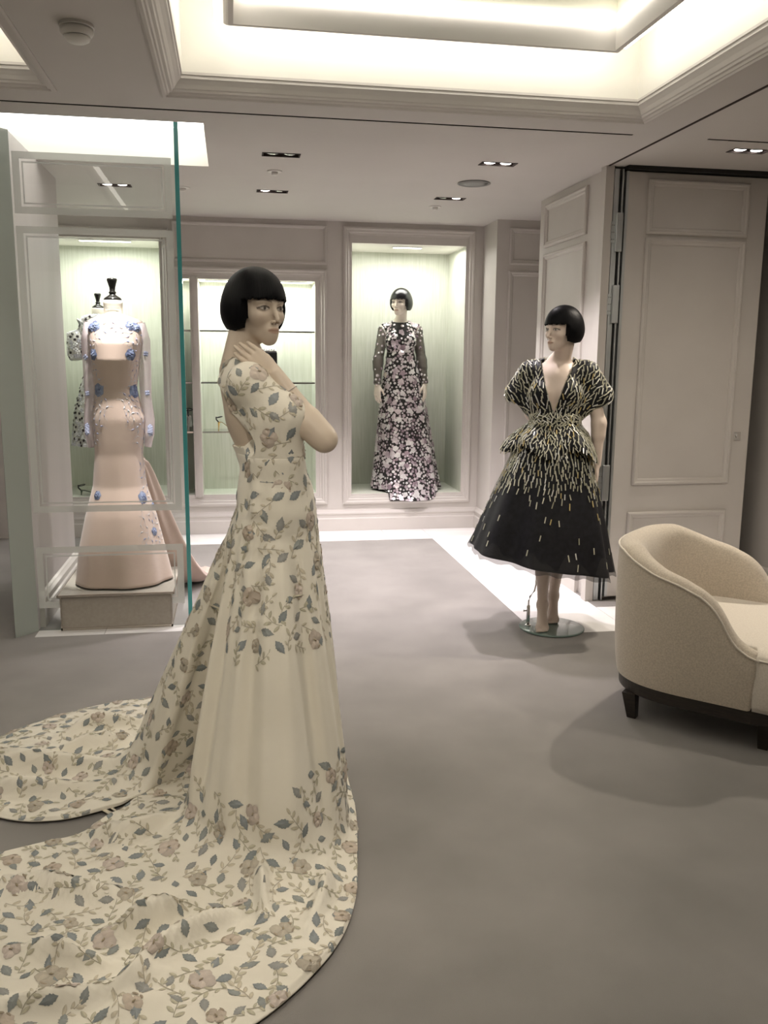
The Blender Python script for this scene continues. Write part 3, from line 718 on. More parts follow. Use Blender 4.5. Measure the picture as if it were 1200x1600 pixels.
def backcut(v, x, y, z):
    xl = np.interp(z, (1.205, 1.222, 1.25, 1.31, 1.36, 1.40), (-.12, .030, .058, .012, -.045, -.12)); return np.maximum(v, np.where(y < 2.98, xl-x, -.1))
D.apply(backcut)
armc = ax  # sleeve mouth: cut square to the arm
def mouth(v, x, y, z):
    e_ = unit(np.array(EA)-np.array(SA)); d = (x-s1[0])*e_[0]+(y-s1[1])*e_[1]+(z-s1[2])*e_[2]
    return v
VB, QB = D.mesh()
# --- gown: skirt and train, lofted along hanging generators
COLS = [  # angle, floor contact, hem
 (0, (.345, 2.85), (.375, 2.85)), (-25, (.345, 2.68), (.372, 2.66)), (-45, (.325, 2.52), (.345, 2.43)), (-62, (.25, 2.39), (.300, 2.17)), (-80, (.17, 2.33), (.21, 1.97)),
 (-95, (.07, 2.33), (.03, 1.78)), (-112, (-.02, 2.38), (-.25, 1.62)), (-126, (-.10, 2.46), (-.62, 1.60)), (-138, (-.155, 2.55), (-.98, 1.88)), (-148, (-.185, 2.63), (-.86, 2.46)),
 (-155, (-.185, 2.70), (-.52, 2.65)), (-162, (-.09, 2.78), (-.47, 2.72)), (-168, (-.04, 2.90), (-.40, 2.80)), (-173, (-.17, 3.0), (-.37, 2.86)),
 (-177, (-.295, 2.915), (-.42, 2.815)), (-180, (-.34, 2.945), (-.60, 2.76)), (-186, (-.385, 3.0), (-.80, 2.82)), (-194, (-.43, 3.06), (-1.03, 3.05)), (-206, (-.42, 3.13), (-.95, 3.42)),
 (-222, (-.34, 3.2), (-.70, 3.67)), (-240, (-.2, 3.24), (-.38, 3.77)), (-260, (-.05, 3.22), (-.08, 3.60)), (-285, (.1, 3.15), (.1, 3.3)), (-310, (.25, 3.05), (.28, 3.10)), (-335, (.335, 2.95), (.365, 2.97))]
ELL = [(1.205, .118, .090, .110, 2.835), (1.12, .126, .117, .162, 2.812), (1.02, .130, .127, .180, 2.812), (.95, .122, .142, .190, 2.825)]
RIDGES = [([(-.148, 2.22), (-.239, 2.124), (-.351, 2.119)], .045, .030), ([(-.80, 2.40), (-.672, 2.367), (-.533, 2.354), (-.385, 2.286), (-.2, 2.26)], .030, .035), ([(-.60, 2.1), (-.471, 2.069), (-.392, 2.01), (-.30, 2.007)], .030, .028),
 ([(.05, 2.339), (.054, 2.133)], .03, .02), ([(-.95, 3.16), (-.864, 3.157), (-.629, 3.087), (-.40, 3.06)], .038, .030), ([(-.3, 3.461), (-.573, 3.464), (-.7, 3.4)], .028, .03), ([(-.741, 3.205), (-.543, 3.256), (-.35, 3.3)], .032, .03),
 ([(-.95, 2.96), (-.825, 2.95), (-.643, 2.93), (-.45, 2.95)], .03, .03), ([(-.18, 2.68), (-.348, 2.56), (-.475, 2.63)], .035, .03), ([(-.295, 1.836), (-.239, 1.997), (-.10, 2.10), (.02, 2.2)], .03, .025), ([(.16, 2.056), (.22, 2.2), (.235, 2.33)], .02, .03), ([(-.6, 1.9), (-.4, 1.88), (-.2, 1.95)], .025, .03)]
def segdist(x, y, pl_):
    best = np.full(x.shape, 9.0); tt = np.zeros(x.shape); n = len(pl_)-1
    for i in range(n):
        ax_, ay_ = pl_[i]; bx, by = pl_[i+1]; dx, dy = bx-ax_, by-ay_
        t = np.clip(((x-ax_)*dx+(y-ay_)*dy)/(dx*dx+dy*dy), 0, 1); d = np.hypot(x-ax_-t*dx, y-ay_-t*dy)
        tt = np.where(d < best, (i+t)/n, tt); best = np.minimum(best, d)
    return best, tt
def vnoise(x, y, z, f, seed):
    r = np.random.RandomState(seed); s_ = 0
    for k in range(7):
        d = r.randn(3); d /= np.linalg.norm(d); s_ = s_+np.sin((x*d[0]+y*d[1]+z*d[2])*f*(.6+r.rand()*.9)+r.rand()*6.3)
    return s_/7
colpts = []
for ang, (cx, cy), (hx, hy) in COLS:
    a = math.radians(ang); pts = [np.array((ex+ea_*math.cos(a), ey+eb*math.sin(a), z)) for z, ex, ea_, eb, ey in ELL]
    row = []
    for i in range(3):
        for t in np.linspace(0, 1, 6, endpoint=False): row.append(pts[i]*(1-t)+pts[i+1]*t)
    top, con, hem = pts[3], np.array((cx, cy, .02)), np.array((hx, hy, .012))
    k = min(1.0, np.linalg.norm(hem-con)/.25); pa = con+(top-con)*(.03+.07*k); pb = con+(hem-con)*(.5-.2*k)
    for t in np.linspace(0, 1, 44, endpoint=False): row.append(top*(1-t)+pa*t)
    for t in np.linspace(0, 1, 12, endpoint=False): row.append(pa*(1-t)**2+con*2*t*(1-t)+pb*t*t)
    for t in np.linspace(0, 1, 58): row.append(pb*(1-t)+hem*t)
    colpts.append(row)
A_ = np.array(colpts); nc = len(A_); SUB = 14; rows = []
for i in range(nc):
    p0, p1, p2, p3 = A_[i-1], A_[i], A_[(i+1) % nc], A_[(i+2) % nc]
    for j in range(SUB):
        t = j/SUB; rows.append(.5*((2*p1)+(p2-p0)*t+(2*p0-5*p1+4*p2-p3)*t*t+(3*p1-p0-3*p2+p3)*t**3))
S_ = np.array(rows); nu, nv = S_.shape[:2]
x, y, z = S_[..., 0].copy(), S_[..., 1].copy(), S_[..., 2].copy()
floorw = np.clip((.10-z)/.08, 0, 1); fi = np.arange(nv)[None, :]/(nv-1)
dz = np.zeros_like(z)
for pl_, hgt, wd in RIDGES:
    d, t = segdist(x, y, pl_); dz += 2.1*hgt*np.exp(-(d/(wd*.8))**2)*np.clip(np.sin(np.clip(t, .04, .96)*PI), .25, 1)
hemw = np.clip((1-fi)/.03, 0.15, 1)
z += floorw*hemw*(dz+.010+.011*vnoise(x, y, z, 26, 3)+.007*vnoise(x, y, z, 60, 4))
# soft hanging pleats and the gathered panel at the side-back
uang = np.linspace(0, 2*PI, nu, endpoint=False)[:, None]; hang = np.clip((z-.03)/.2, 0, 1)*np.clip((1.12-z)/.3, 0, 1)
nx_, ny_ = x-.12, y-2.84; l = np.hypot(nx_, ny_)+1e-6; nx_, ny_ = nx_/l, ny_/l; th = np.degrees(np.arctan2(ny_, nx_))
pleat = .014*np.sin(th*PI/180*15+1.0)+.009*np.sin(th*PI/180*26+2.2)
for c_, amp, wd in ((-72, -.055, 4.5), (-60, .022, 7), (-86, .022, 6)): pleat = pleat+amp*np.exp(-((th-c_)/wd)**2)
gath = np.exp(-((th+108)/17)**2)*np.clip((z-.62)/.12, 0, 1)*np.clip((1.17-z)/.08, 0, 1)
g_ = .024*vnoise(x, y, z*.35, 95, 8)+.013*vnoise(x, y, z, 150, 9)
amt = hang*pleat*np.clip((1.05-z)/.5, .15, 1)+gath*g_
x += nx_*amt; y += ny_*amt
bt = BVHTree.FromPolygons([Vector(v) for v in VB], [tuple(int(i) for i in q) for q in QB])
for i_ in range(nu):
    for j_ in range(nv):
        zz = z[i_, j_]
        if zz < 1.075: break
        dx, dy = x[i_, j_]-.118, y[i_, j_]-2.815; l_ = math.hypot(dx, dy)+1e-6; dx, dy = dx/l_, dy/l_
        r_ = bt.ray_cast(Vector((.118+dx*.5, 2.815+dy*.5, zz)), Vector((-dx, -dy, 0)))
        if r_[0] is None: continue
        rb_ = math.hypot(r_[0].x-.118, r_[0].y-2.815)+np.interp(zz, (1.085, 1.185, 1.195, 1.205), (.0025, .0025, .001, -.004))
        w_ = np.clip((zz-1.075)/.11, 0, 1); w_ = w_*w_*(3-2*w_); rr_ = max(l_*(1-w_)+rb_*w_, rb_)
        x[i_, j_], y[i_, j_] = .118+dx*rr_, 2.815+dy*rr_
VS = np.stack([x, y, np.maximum(z, .006)], -1).reshape(-1, 3)
ii, jj = np.meshgrid(np.arange(nu), np.arange(nv-1), indexing='ij')
QS = np.stack([ii*nv+jj, ii*nv+jj+1, ((ii+1) % nu)*nv+jj+1, ((ii+1) % nu)*nv+jj], -1).reshape(-1, 4)
# make sure normals point out
a_, b_, c_, d_ = (VS[QS[:, i]] for i in range(4)); nr = np.cross(c_-a_, d_-b_); cen = VS[QS].mean(1); outw = cen-np.array((.05, 2.84, -1.2))
if (nr*outw).sum() < 0: QS = QS[:, ::-1]
VD = np.concatenate([VB, VS]); QD = np.concatenate([QB, QS+len(VB)])
gown = link('gown', fastmesh('gown', VD, QD, 'crepe', wloc(mA)), mA); gown['label'] = 'ivory crepe gown with cap sleeves and a long train'
md = gown.modifiers.new('cloth', 'SOLIDIFY'); md.thickness = .004; md.offset = -1
tree = BVHTree.FromPolygons([Vector(v) for v in VD], [tuple(int(i) for i in q) for q in QD])
def gown_density(p, n):
    x, y, z = p; a = math.degrees(math.atan2(y-2.84, x-.12))
    if y > 3.02 and z > .15: return .12
    if z < .09: return 1.0 if (abs(x-.12) > .02) else 1
    if z > 1.0: return 1.0
    if z > .78: return .95
    if -130 < a < -86 and z > .60: return .9
    near_front = -86 < a < 20
    if near_front: 
        if z > .62: return .55
        if z < .30: return .75*(1-max(0, z-.14)/.16)
        return .0
    if a > 150 or a < -165:
        return .45 if z > .45 else (.5 if z < .28 else .12)
    return .6*(1-(z-.09)/.12) if z < .21 else 0
rg = random.Random(11)
cnt = 0; extra = Decals(tree)
BLUE = [(.215, .235, .24), (.235, .25, .24), (.19, .21, .21), (.265, .265, .25)]; TAN = [(.47, .43, .33), (.43, .40, .30), (.50, .45, .35)]; ROSE = [(.56, .48, .41), (.52, .44, .36), (.58, .50, .44), (.48, .43, .35)]
cands = scatter(VD, QD, gown_density, .054, 30000, 5)
cands.sort(key=lambda c: (c[0][0]-0)**2+(c[0][1]-0)**2+(c[0][2]-1.5)**2)
for p, n in cands:
    d_ = Decals(tree); fr = d_.frame_(p, n, rg.random()*6.3); L = rg.uniform(.038, .056); c = rg.choice(BLUE); cc = tuple(v*1.25 for v in c)
    tgt = d_ if cnt < 300 else extra
    tgt.shape(fr, LEAF, c, cc, sc=L, mid=.003)
    if cnt < 300: d_.build('leaf', gown)
    cnt += 1
vines = Decals(tree)
for p, n in scatter(VD, QD, gown_density, .062, 26000, 15):
    fr = vines.frame_(p, n, rg.random()*6.3); k = rg.uniform(-9, 9); Ls = rg.uniform(.05, .085)
    pts = [(t*Ls-Ls/2, k*(t*Ls-Ls/2)**2) for t in np.linspace(0, 1, 6)]; c = rg.choice(TAN); vines.ribbon(fr, pts, .0010, tuple(v*.8 for v in c))
    for q, t in enumerate((0, 1, 2, 3, 4, 5)):
        px, py = pts[t]; s_ = 1 if q % 2 else -1; an = math.atan2(2*k*px, 1)+s_*rg.uniform(.6, 1.0)*(0 if t == 5 else 1); l_ = rg.uniform(.018, .029)
        vines.shape(fr, OVAL, c, tuple(v*1.2 for v in c), off=(px+math.cos(an)*l_*.55, py+math.sin(an)*l_*.55), ang=an, sc=l_, mid=.0022)
vines.build('vine_embroidery', gown, stuff=True)
fl_ = Decals(tree)
for p, n in scatter(VD, QD, gown_density, .125, 14000, 25):
    fr = fl_.frame_(p, n, rg.random()*6.3); c = rg.choice(ROSE); R_ = rg.uniform(.048, .074); k = rg.choice((4, 5))
    for q in range(k):
        an = q*2*PI/k+rg.uniform(-.2, .2); sc_ = rg.uniform(.88, 1.1); cc = tuple(v*sc_ for v in c)
        fl_.shape(fr, PETAL, tuple(v*.86 for v in cc), cc, ang=an, sc=R_*rg.uniform(.8, 1.15), lift=.0016, mid=.005)
    fl_.shape(fr, OVAL, (.30, .25, .18), (.40, .33, .22), sc=.014, lift=.004, mid=.007)
    for q in range(3):
        an = rg.random()*6.3; fl_.shape(fr, OVAL, (.33, .27, .20), (.36, .30, .22), off=(math.cos(an)*R_*.42, math.sin(an)*R_*.42), ang=an+1.5, sc=.016, lift=.003, mid=.004)
fl_.build('flower_embroidery', gown, stuff=True)
if extra.f: extra.build('leaf_embroidery', gown, stuff=True)

# ================================================================== MANNEQUIN IN BLACK BEADED DRESS
SK2 = (.70, .58, .50)
bx, by = 1.712, 4.525
mB = thing('mannequin', (1.745, 4.53, 0), 'mannequin with black bob in a black bugle-beaded V-neck dress on a round glass base', 'mannequin')
yawB = math.atan2(-.89, -.45)
P, B, RB = torso_prims((bx, by, 0), yawB)
OB, RHB = (1.722, 4.498, 1.648), rotz(math.atan2(-.40, -.92))
H1, HS, H2 = head_prims(OB, RHB)
sL, eL, wL = B(-.07, .155, 1.412), (1.940, 4.47, 1.165), (1.932, 4.455, .935)
sR, eR, wR = B(-.07, -.155, 1.412), (1.655, 4.745, 1.20), (1.76, 4.73, 1.06)
F = Field((1.42, 4.20, 0), (2.05, 4.86, 1.79), .0036)
for p in P+H1: F.prim(p)
for p in HS: F.prim(p, mode='sub')
F_neck = ('c', B(-.07, 0, 1.45), np.array(OB)+RHB@np.array((-.026, 0, -.07)), .053, .046, .014)
for p in H2+[F_neck]+arm_prims(sL, eL, wL)+arm_prims(sR, eR, wR): F.prim(p)
for p in hand_prims(wL, (-.05, -.12, -1), (.9, -.35, 0), curl=.35, side=1)+hand_prims(wR, (.75, -.1, -.6), (.1, 1, .1), curl=.3, side=1): F.prim(p)
def leg(hip, knee, ank, toe):
    hip, knee, ank, toe = map(lambda v: np.array(v, float), (hip, knee, ank, toe)); fd = toe-ank; fd[2] = 0; fd = unit(fd); lf = np.array((-fd[1], fd[0], 0)); r = []
    r.append(('c', hip, knee, .078, .05, .04)); r.append(('c', knee, ank, .047, .027, .03)); r.append(('c', knee+(ank-knee)*.12-fd*.012, knee+(ank-knee)*.5-fd*.010, .045, .036, .03))
    ball = toe-fd*.035; ball[2] = .030; heel = ank-fd*.030; heel[2] = ank[2]-.030
    r.append(('c', ank, heel, .027, .022, .02)); r.append(('c', ank, ball, .029, .026, .02)); r.append(('c', heel, ball, .022, .026, .02))
    r.append(('c', ball-lf*.018, ball+lf*.018, .019, .019, .015))
    for i, (o, l_, rr) in enumerate(((-.026, .042, .0095), (-.012, .042, .0072), (.0, .039, .0068), (.012, .034, .0064), (.024, .027, .006))):
        r.append(('c', ball+lf*o*.8, ball+lf*o+fd*l_+np.array((0, 0, -.009)), rr+.003, rr, .004))
    return r
for p in leg(B(.0, -.085, .93), (1.66, 4.475, .50), (1.688, 4.535, .135), (1.652, 4.425, .02))+leg(B(.0, .085, .93), (1.785, 4.56, .50), (1.800, 4.665, .150), (1.765, 4.570, .02)): F.prim(p)
F.apply(lambda v, x, y, z: np.maximum(v, .0125-z+0*x))
V, Q = F.mesh(); link('body', fastmesh('body', V, Q, 'skin2', wloc(mB), cols=paint(V, OB, RHB, SK2)), mB)
make_hair(mB, OB, RHB, seed=3)
bs = MB().lathe([(.001, 0), (.176, 0), (.180, .003), (.180, .009), (.176, .012), (.001, .012)], (1.745, 4.53, .0005), 64).build('glass_base', 'glass', mB, smooth=False)
MB().lathe([(.178, .001), (.1815, .003), (.1815, .009), (.178, .0115)], (1.745, 4.53, .0005), 64).build('base_edge', mat('glass_edge_grey', (.16, .22, .20), .15), mB, smooth=True)
rd = MB().tube([(1.615, 4.56, .012), (1.615, 4.56, .155), (1.622, 4.56, .18), (1.648, 4.56, .215), (1.655, 4.56, .25), (1.655, 4.558, .42)], .0055, 10)
rod = rd.build('support_rod', 'steel', mB, smooth=True)
MB().lathe([(.010, 0), (.010, .115), (.007, .12)], (1.615, 4.56, .012), 16).build('sleeve_tube', 'steel', rod, smooth=True)
MB().tube([(1.607, 4.56, .10), (1.592, 4.56, .10), (1.588, 4.56, .10)], [.004, .004, .008], 10).build('thumb_screw', 'steel', rod, smooth=True)
MB().lathe([(.017, 0), (.017, .006), (.012, .008)], (1.615, 4.56, .012), 16).build('foot_plate', 'steel', rod, smooth=True)
# --- dress
D = Field((1.42, 4.24, 1.06), (2.06, 4.86, 1.54), .0036)
for p in P[1:5]: D.prim(p, .010)
D.prim(P[5], .018)
D.prim(('c', B(-.085, -.06, 1.44), B(-.085, .06, 1.44), .050, .050, .05))
tl = np.array(sL)+np.array((.062, -.02, -.105)); tr = np.array(sR)+np.array((-.05, .03, -.105))
D.prim(('c', sL, tl, .064, .072, .04)); D.prim(('c', sR, tr, .064, .072, .04))
D.prim(('c', tl-np.array((.02, 0, .01)), B(-.01, .075, 1.19), .055, .045, .05)); D.prim(('c', tr+np.array((.015, 0, -.01)), B(-.01, -.075, 1.19), .055, .045, .05))
def vneck(v, x, y, z):
    lx = RB[0, 0]*(x-bx)+RB[1, 0]*(y-by); ly = RB[0, 1]*(x-bx)+RB[1, 1]*(y-by)
    w_ = np.clip((z-1.205)*.33, 0, .1)
    v = np.maximum(v, -np.maximum(np.abs(ly)-w_, -.05-lx)+0*z)
    # sleeve mouths: open below
    for t_, sg in ((tl, 1), (tr, -1)):
        dd = np.sqrt((x-t_[0]-sg*.012)**2+(y-t_[1])**2); m = np.maximum(dd-.055, z-(t_[2]-.012)); v = np.maximum(v, -m)
    return np.maximum(v, 1.10-z+0*x)
D.apply(vneck)
D.prim(('c', B(-.06, 0, 1.43), B(-.06, 0, 1.56), .066, .085, .01), mode='sub')
VB, QB = D.mesh()
def ringloft(rows, n, fn):
    """rows of (z, cx, cy, rx, ry, yaw); fn(theta, t) -> (radial factor, dz)"""
    vs = []
    for i, (z, cx, cy, rx, ry, yw) in enumerate(rows):
        t = i/(len(rows)-1)
        for k in range(n):
            a = 2*PI*k/n; f_, dz_ = fn(a, t); lx, ly = rx*math.cos(a)*f_, ry*math.sin(a)*f_
            vs.append((cx+math.cos(yw)*lx-math.sin(yw)*ly, cy+math.sin(yw)*lx+math.cos(yw)*ly, z+dz_))
    q = [(i*n+k, i*n+(k+1) % n, (i+1)*n+(k+1) % n, (i+1)*n+k) for i in range(len(rows)-1) for k in range(n)]
    return np.array(vs), np.array(q)[:, ::-1]
def interp_rows(keys, m):
    keys = np.array(keys, float); t = np.linspace(0, len(keys)-1, m); i = np.clip(t.astype(int), 0, len(keys)-2); f_ = (t-i)[:, None]; f_ = f_*f_*(3-2*f_)*.35+f_*.65
    return [tuple(r) for r in keys[i]*(1-f_)+keys[i+1]*f_]
def skirtfn(a, t):
    f_ = 1+t*(.055*math.sin(7*a+.6)+.03*math.sin(11*a+2.0))
    return f_, 0
keys = [(1.16, 1.712, 4.525, .095, .118, yawB), (1.08, 1.705, 4.525, .16, .17, yawB), (.98, 1.70, 4.525, .215, .215, yawB), (.80, 1.685, 4.525, .272, .272, yawB), (.60, 1.675, 4.525, .335, .335, yawB), (.405, 1.665, 4.525, .388, .388, yawB)]
VK, QK = ringloft(interp_rows(keys, 60), 200, skirtfn)
tilt = lambda V_: np.clip((1.0-V_[:, 2])/.6, 0, 1)*(-.16*(V_[:, 0]-1.70))
VK[:, 2] += tilt(VK)
pk = [(1.165, 1.712, 4.525, .096, .119, yawB), (1.145, 1.71, 4.525, .135, .15, yawB), (1.10, 1.705, 4.525, .19, .20, yawB), (1.05, 1.70, 4.522, .225, .235, yawB), (1.02, 1.698, 4.52, .232, .243, yawB)]
VP_, QP_ = ringloft(interp_rows(pk, 24), 160, lambda a, t: (1+t*(.11*math.sin(5*a+2.4)+.05*math.sin(9*a+.5)), -.030*t*math.sin(5*a+1.2)-.015*t))
VP_[:, 2] += .6*(-.16*(VP_[:, 0]-1.70))*np.clip((1.17-VP_[:, 2])/.15, 0, 1)
VD = np.concatenate([VB, VK]); QD = np.concatenate([QB, QK+len(VB)])
off = wloc(mB)
dress = link('dress', fastmesh('dress', VD, QD, 'blackcloth', off), mB)
dress.modifiers.new('cloth', 'SOLIDIFY').thickness = .004
pep = link('peplum', fastmesh('peplum', VP_, QP_, 'blackcloth', off), mB); pep.modifiers.new('cloth', 'SOLIDIFY').thickness = .004
bk = [(1.140, 1.711, 4.525, .110, .133, yawB), (1.150, 1.711, 4.525, .116, .139, yawB), (1.172, 1.712, 4.525, .115, .137, yawB), (1.195, 1.712, 4.525, .112, .134, yawB), (1.205, 1.712, 4.525, .105, .127, yawB)]
VW, QW = ringloft(bk, 72, lambda a, t: (1+.012*math.sin(t*9), 0)); belt = link('belt', fastmesh('belt', VW, QW[:, ::-1], 'blackcloth', off), mB)
uk = [(.50, 1.672, 4.525, .360, .360, yawB), (.385, 1.664, 4.525, .398, .398, yawB)]
VU, QU = ringloft(interp_rows(uk, 6), 200, lambda a, t: (1+.055*math.sin(7*a+.6)*(.9+.1*t)+.035*math.sin(11*a+2.0), -.006*math.sin(23*a)*t)); VU[:, 2] += tilt(VU)
link('tulle_underskirt', fastmesh('tulle_underskirt', VU, QU, 'tulle', off), mB)
BEADC = [(.60, .58, .46), (.70, .70, .66), (.55, .44, .20), (.36, .35, .26), (.56, .54, .43), (.46, .45, .36)]
def bead_geo(c, l=.0165, w_=.0027, h=.003):
    mb = MB().box((-l, -w_, 0), (l, w_, h)); me = newmesh('bead', mb.v, mb.f, 'bead', False, [c]*8); return me
bead_me = [bead_geo(c) for c in BEADC]
rg = random.Random(5); CAMP = np.array((0, 0, 1.5))
def bead_pass(Vd, Qd, dens, spacing, tries, seed, flow, parent):
    c_ = scatter(Vd, Qd, dens, spacing, tries, seed); out = []
    for p, n in c_:
        if n @ (CAMP-p) < 0: vis = 0
        else: vis = 1
        d = flow(p); d = d-n*(d@n); d = unit(d+rg.uniform(-.6, .6)*(1 if p[2] > 1.0 else .4)*np.cross(n, d)); out.append((vis, p, n, d, parent))
    return out
def dens_b(p, n):
    z = p[2]-.16*(1.70-p[0])*0
    if z > .95: return 1
    return max(.006, max(0, 1.0-(.97-z)/.33)**3.2) if z > .42 else 0
def flow_b(p):
    if p[2] > 1.2:
        tgt = np.array((bx, by, 1.05))+RB@np.array((.08, 0, 0)); return unit(tgt-p)
    return unit(np.array((p[0]-1.70, p[1]-4.525, -.55))*np.array((1, 1, 1)))
front = lambda f: (lambda p, n: f(p, n) if n@(CAMP-p) > -.15 else f(p, n)*.5)
beads = bead_pass(VD, QD, front(dens_b), .0180, 30000, 21, flow_b, dress)
beads += bead_pass(VP_, QP_, lambda p, n: 1 if n@(CAMP-p) > -.2 else .3, .0180, 12000, 22, flow_b, pep)
beads += bead_pass(VW, QW[:, ::-1], lambda p, n: 1 if n@(CAMP-p) > -.2 else .3, .0125, 5000, 23, lambda p: unit(np.array((-(p[1]-4.525), p[0]-1.712, rg.uniform(-.3, .3)))), belt)
beads.sort(key=lambda b: -b[0]*10+np.linalg.norm(b[1]-CAMP))
lim = {}; rest = {}
for vis, p, n, d, par in beads:
    k = par.name; lim[k] = lim.get(k, 0)+1; ci = rg.choice((0, 0, 0, 1, 1, 3, 3, 3, 4, 4, 5, 5, 5, 2)); s_ = np.cross(n, d); L_ = rg.uniform(.85, 1.15)
    Mx = Matrix(((d[0]*L_, s_[0], n[0], p[0]+n[0]*.0015), (d[1]*L_, s_[1], n[1], p[1]+n[1]*.0015), (d[2]*L_, s_[2], n[2], p[2]+n[2]*.0015), (0, 0, 0, 1)))
    if lim[k] <= 300:
        o = bpy.data.objects.new('bead', bead_me[ci]); COL.objects.link(o); o.parent = par; o.matrix_local = Matrix.Translation(-wloc(par)) @ Mx
    else:
        r = rest.setdefault(k, ([], [], [], par)); i0 = len(r[0]); r[0].extend(Mx @ v.co-wloc(par) for v in bead_me[ci].vertices); r[1].extend(tuple(i0+i for i in q.vertices) for q in bead_me[ci].polygons); r[2].extend([BEADC[ci]]*8)
for k, (v_, f_, c_, par) in rest.items(): tag(link('bead_embroidery', newmesh('bead_embroidery', v_, f_, 'bead', False, c_), par), kind='stuff')

# ================================================================== MANNEQUIN IN THE RIGHT NICHE
SK3 = (.80, .72, .62); ZO = .325; nx0, ny0 = 1.478, 7.80
mC = thing('mannequin', (1.50, 7.80, .32), 'mannequin in a long sequin flower gown with sheer black sleeves inside the lit niche', 'mannequin')
yawC = math.atan2(-.99, -.13); P, B, RB2 = torso_prims((nx0, ny0, 0), yawC, ZO)
OC, RHC = (1.468, 7.765, 1.645+ZO), rotz(math.atan2(-.80, -.60)); H1, HS, H2 = head_prims(OC, RHC)
sR, eR, wR = B(-.07, -.150, 1.41), (1.275, 7.79, 1.475), (1.258, 7.72, 1.255); sL, eL, wL = B(-.07, .150, 1.41), (1.668, 7.80, 1.48), (1.688, 7.73, 1.265)
F = Field((1.18, 7.56, 1.08), (1.78, 8.02, 2.13), .0036)
for p in P+H1: F.prim(p)
for p in HS: F.prim(p, mode='sub')
aR, aL = arm_prims(sR, eR, wR), arm_prims(sL, eL, wL)
for p in H2+[('c', B(-.07, 0, 1.45), np.array(OC)+RHC@np.array((-.026, 0, -.07)), .053, .046, .014)]+aR+aL: F.prim(p)
for p in hand_prims(wR, (-.04, -.25, -1), (-.75, -.65, 0), curl=.35, side=1)+hand_prims(wL, (.0, -.25, -1), (.85, -.5, 0), curl=.35, side=-1): F.prim(p)
V, Q = F.mesh(); link('body', fastmesh('body', V, Q, 'skin2', wloc(mC), cols=paint(V, OC, RHC, SK3)), mC)
make_hair(mC, OC, RHC, 'hairgloss', .0036, 5)
off = wloc(mC)
D = Field((1.18, 7.56, 1.40), (1.78, 8.02, 1.90), .004)
for p in P[1:]: D.prim(p, .006)
D.prim(('c', B(-.06, 0, 1.46), B(-.05, 0, 1.57), .064, .085, .01), mode='sub'); D.apply(lambda v, x, y, z: np.maximum(v, 1.45-z+0*x))
VB, QB = D.mesh()
for a_, w_, e_ in ((aR, wR, eR), (aL, wL, eL)):
    S3 = Field((1.18, 7.56, 1.22), (1.78, 8.02, 1.86), .004)
    for p in a_: S3.prim(p, .007)
    wz = w_[2]+.005; S3.apply(lambda v, x, y, z: np.maximum(v, wz-z+0*x)); v_, q_ = S3.mesh()
    link('sleeve', fastmesh('sleeve', v_, q_, 'sheerblack', off), mC)
keys = [(1.54, nx0, ny0, .098, .122, yawC), (1.46, 1.482, ny0, .112, .135, yawC), (1.33, 1.488, ny0, .135, .165, yawC), (1.04, 1.503, 7.795, .175, .213, yawC), (.70, 1.520, 7.79, .235, .263, yawC), (.45, 1.528, 7.775, .285, .295, yawC), (.345, 1.532, 7.765, .305, .315, yawC)]
VK, QK = ringloft(interp_rows(keys, 70), 200, lambda a, t: (1+t*(.035*math.sin(9*a)+.02*math.sin(14*a+1)), 0))
# hem spills over the front lip of the niche
ext = []; n_ = 200; last = VK[-n_:]
for s_ in (1, 2):
    r = last.copy(); fr_ = np.clip((7.60-r[:, 1])/.09, 0, 1); r[:, 1] -= fr_*.022*s_; r[:, 2] = np.where(fr_ > .5, .335-.038*s_*fr_, .338); ext.append(r)
VK = np.concatenate([VK]+ext); nr_ = len(VK)//n_; QK = np.array([(i*n_+k, i*n_+(k+1) % n_, (i+1)*n_+(k+1) % n_, (i+1)*n_+k) for i in range(nr_-1) for k in range(n_)])[:, ::-1]
VK[:, 2] = np.where((VK[:, 1] > 7.49) & (VK[:, 2] < .328), .328, VK[:, 2])
VD = np.concatenate([VB, VK]); QD = np.concatenate([QB, QK+len(VB)])
dr = link('gown', fastmesh('gown', VD, QD, 'meshcloth', off), mC); dr['label'] = 'black net gown covered in lilac and silver flower sequins'
tree = BVHTree.FromPolygons([Vector(v) for v in VD], [tuple(int(i) for i in q) for q in QD])
FLW = [(.5*math.cos(a)*(1+.16*math.cos(5*a)), .5*math.sin(a)*(1+.16*math.cos(5*a))) for a in np.linspace(0, 2*PI, 15, endpoint=False)]
PC = [(.72, .63, .67), (.88, .85, .86), (.56, .47, .52), (.78, .71, .74), (.40, .31, .36), (.92, .90, .90)]
def dens_n(p, n):
    if n@(CAMP-p) < -.3: return 0
    if p[2] > 1.62 and abs(p[0]-1.475) < .05 and p[2] > 1.66-.0: return .05
    return 1
cs = scatter(VD, QD, dens_n, .0215, 20000, 31); cs.sort(key=lambda c: c[0][2]); ex = Decals(tree); rg = random.Random(8)
items = []
for p, n in cs:
    big = rg.random() < .12; items.append((rg.uniform(.040, .056) if big else rg.uniform(.014, .030), p, n))
items.sort(key=lambda i: -i[0])
for k, (sz, p, n) in enumerate(items):
    d_ = Decals(tree) if k < 300 else ex; fr = d_.frame_(p, n, rg.random()*6.3); c = rg.choice(PC); d_.shape(fr, FLW, c, tuple(v*.9 for v in c), sc=sz, lift=.004+.003*rg.random(), mid=.004+rg.random()*.004)
    if k < 300: d_.build('sequin_flower', dr, 'paillette')
ex.build('sequin_embroidery', dr, 'paillette', stuff=True)
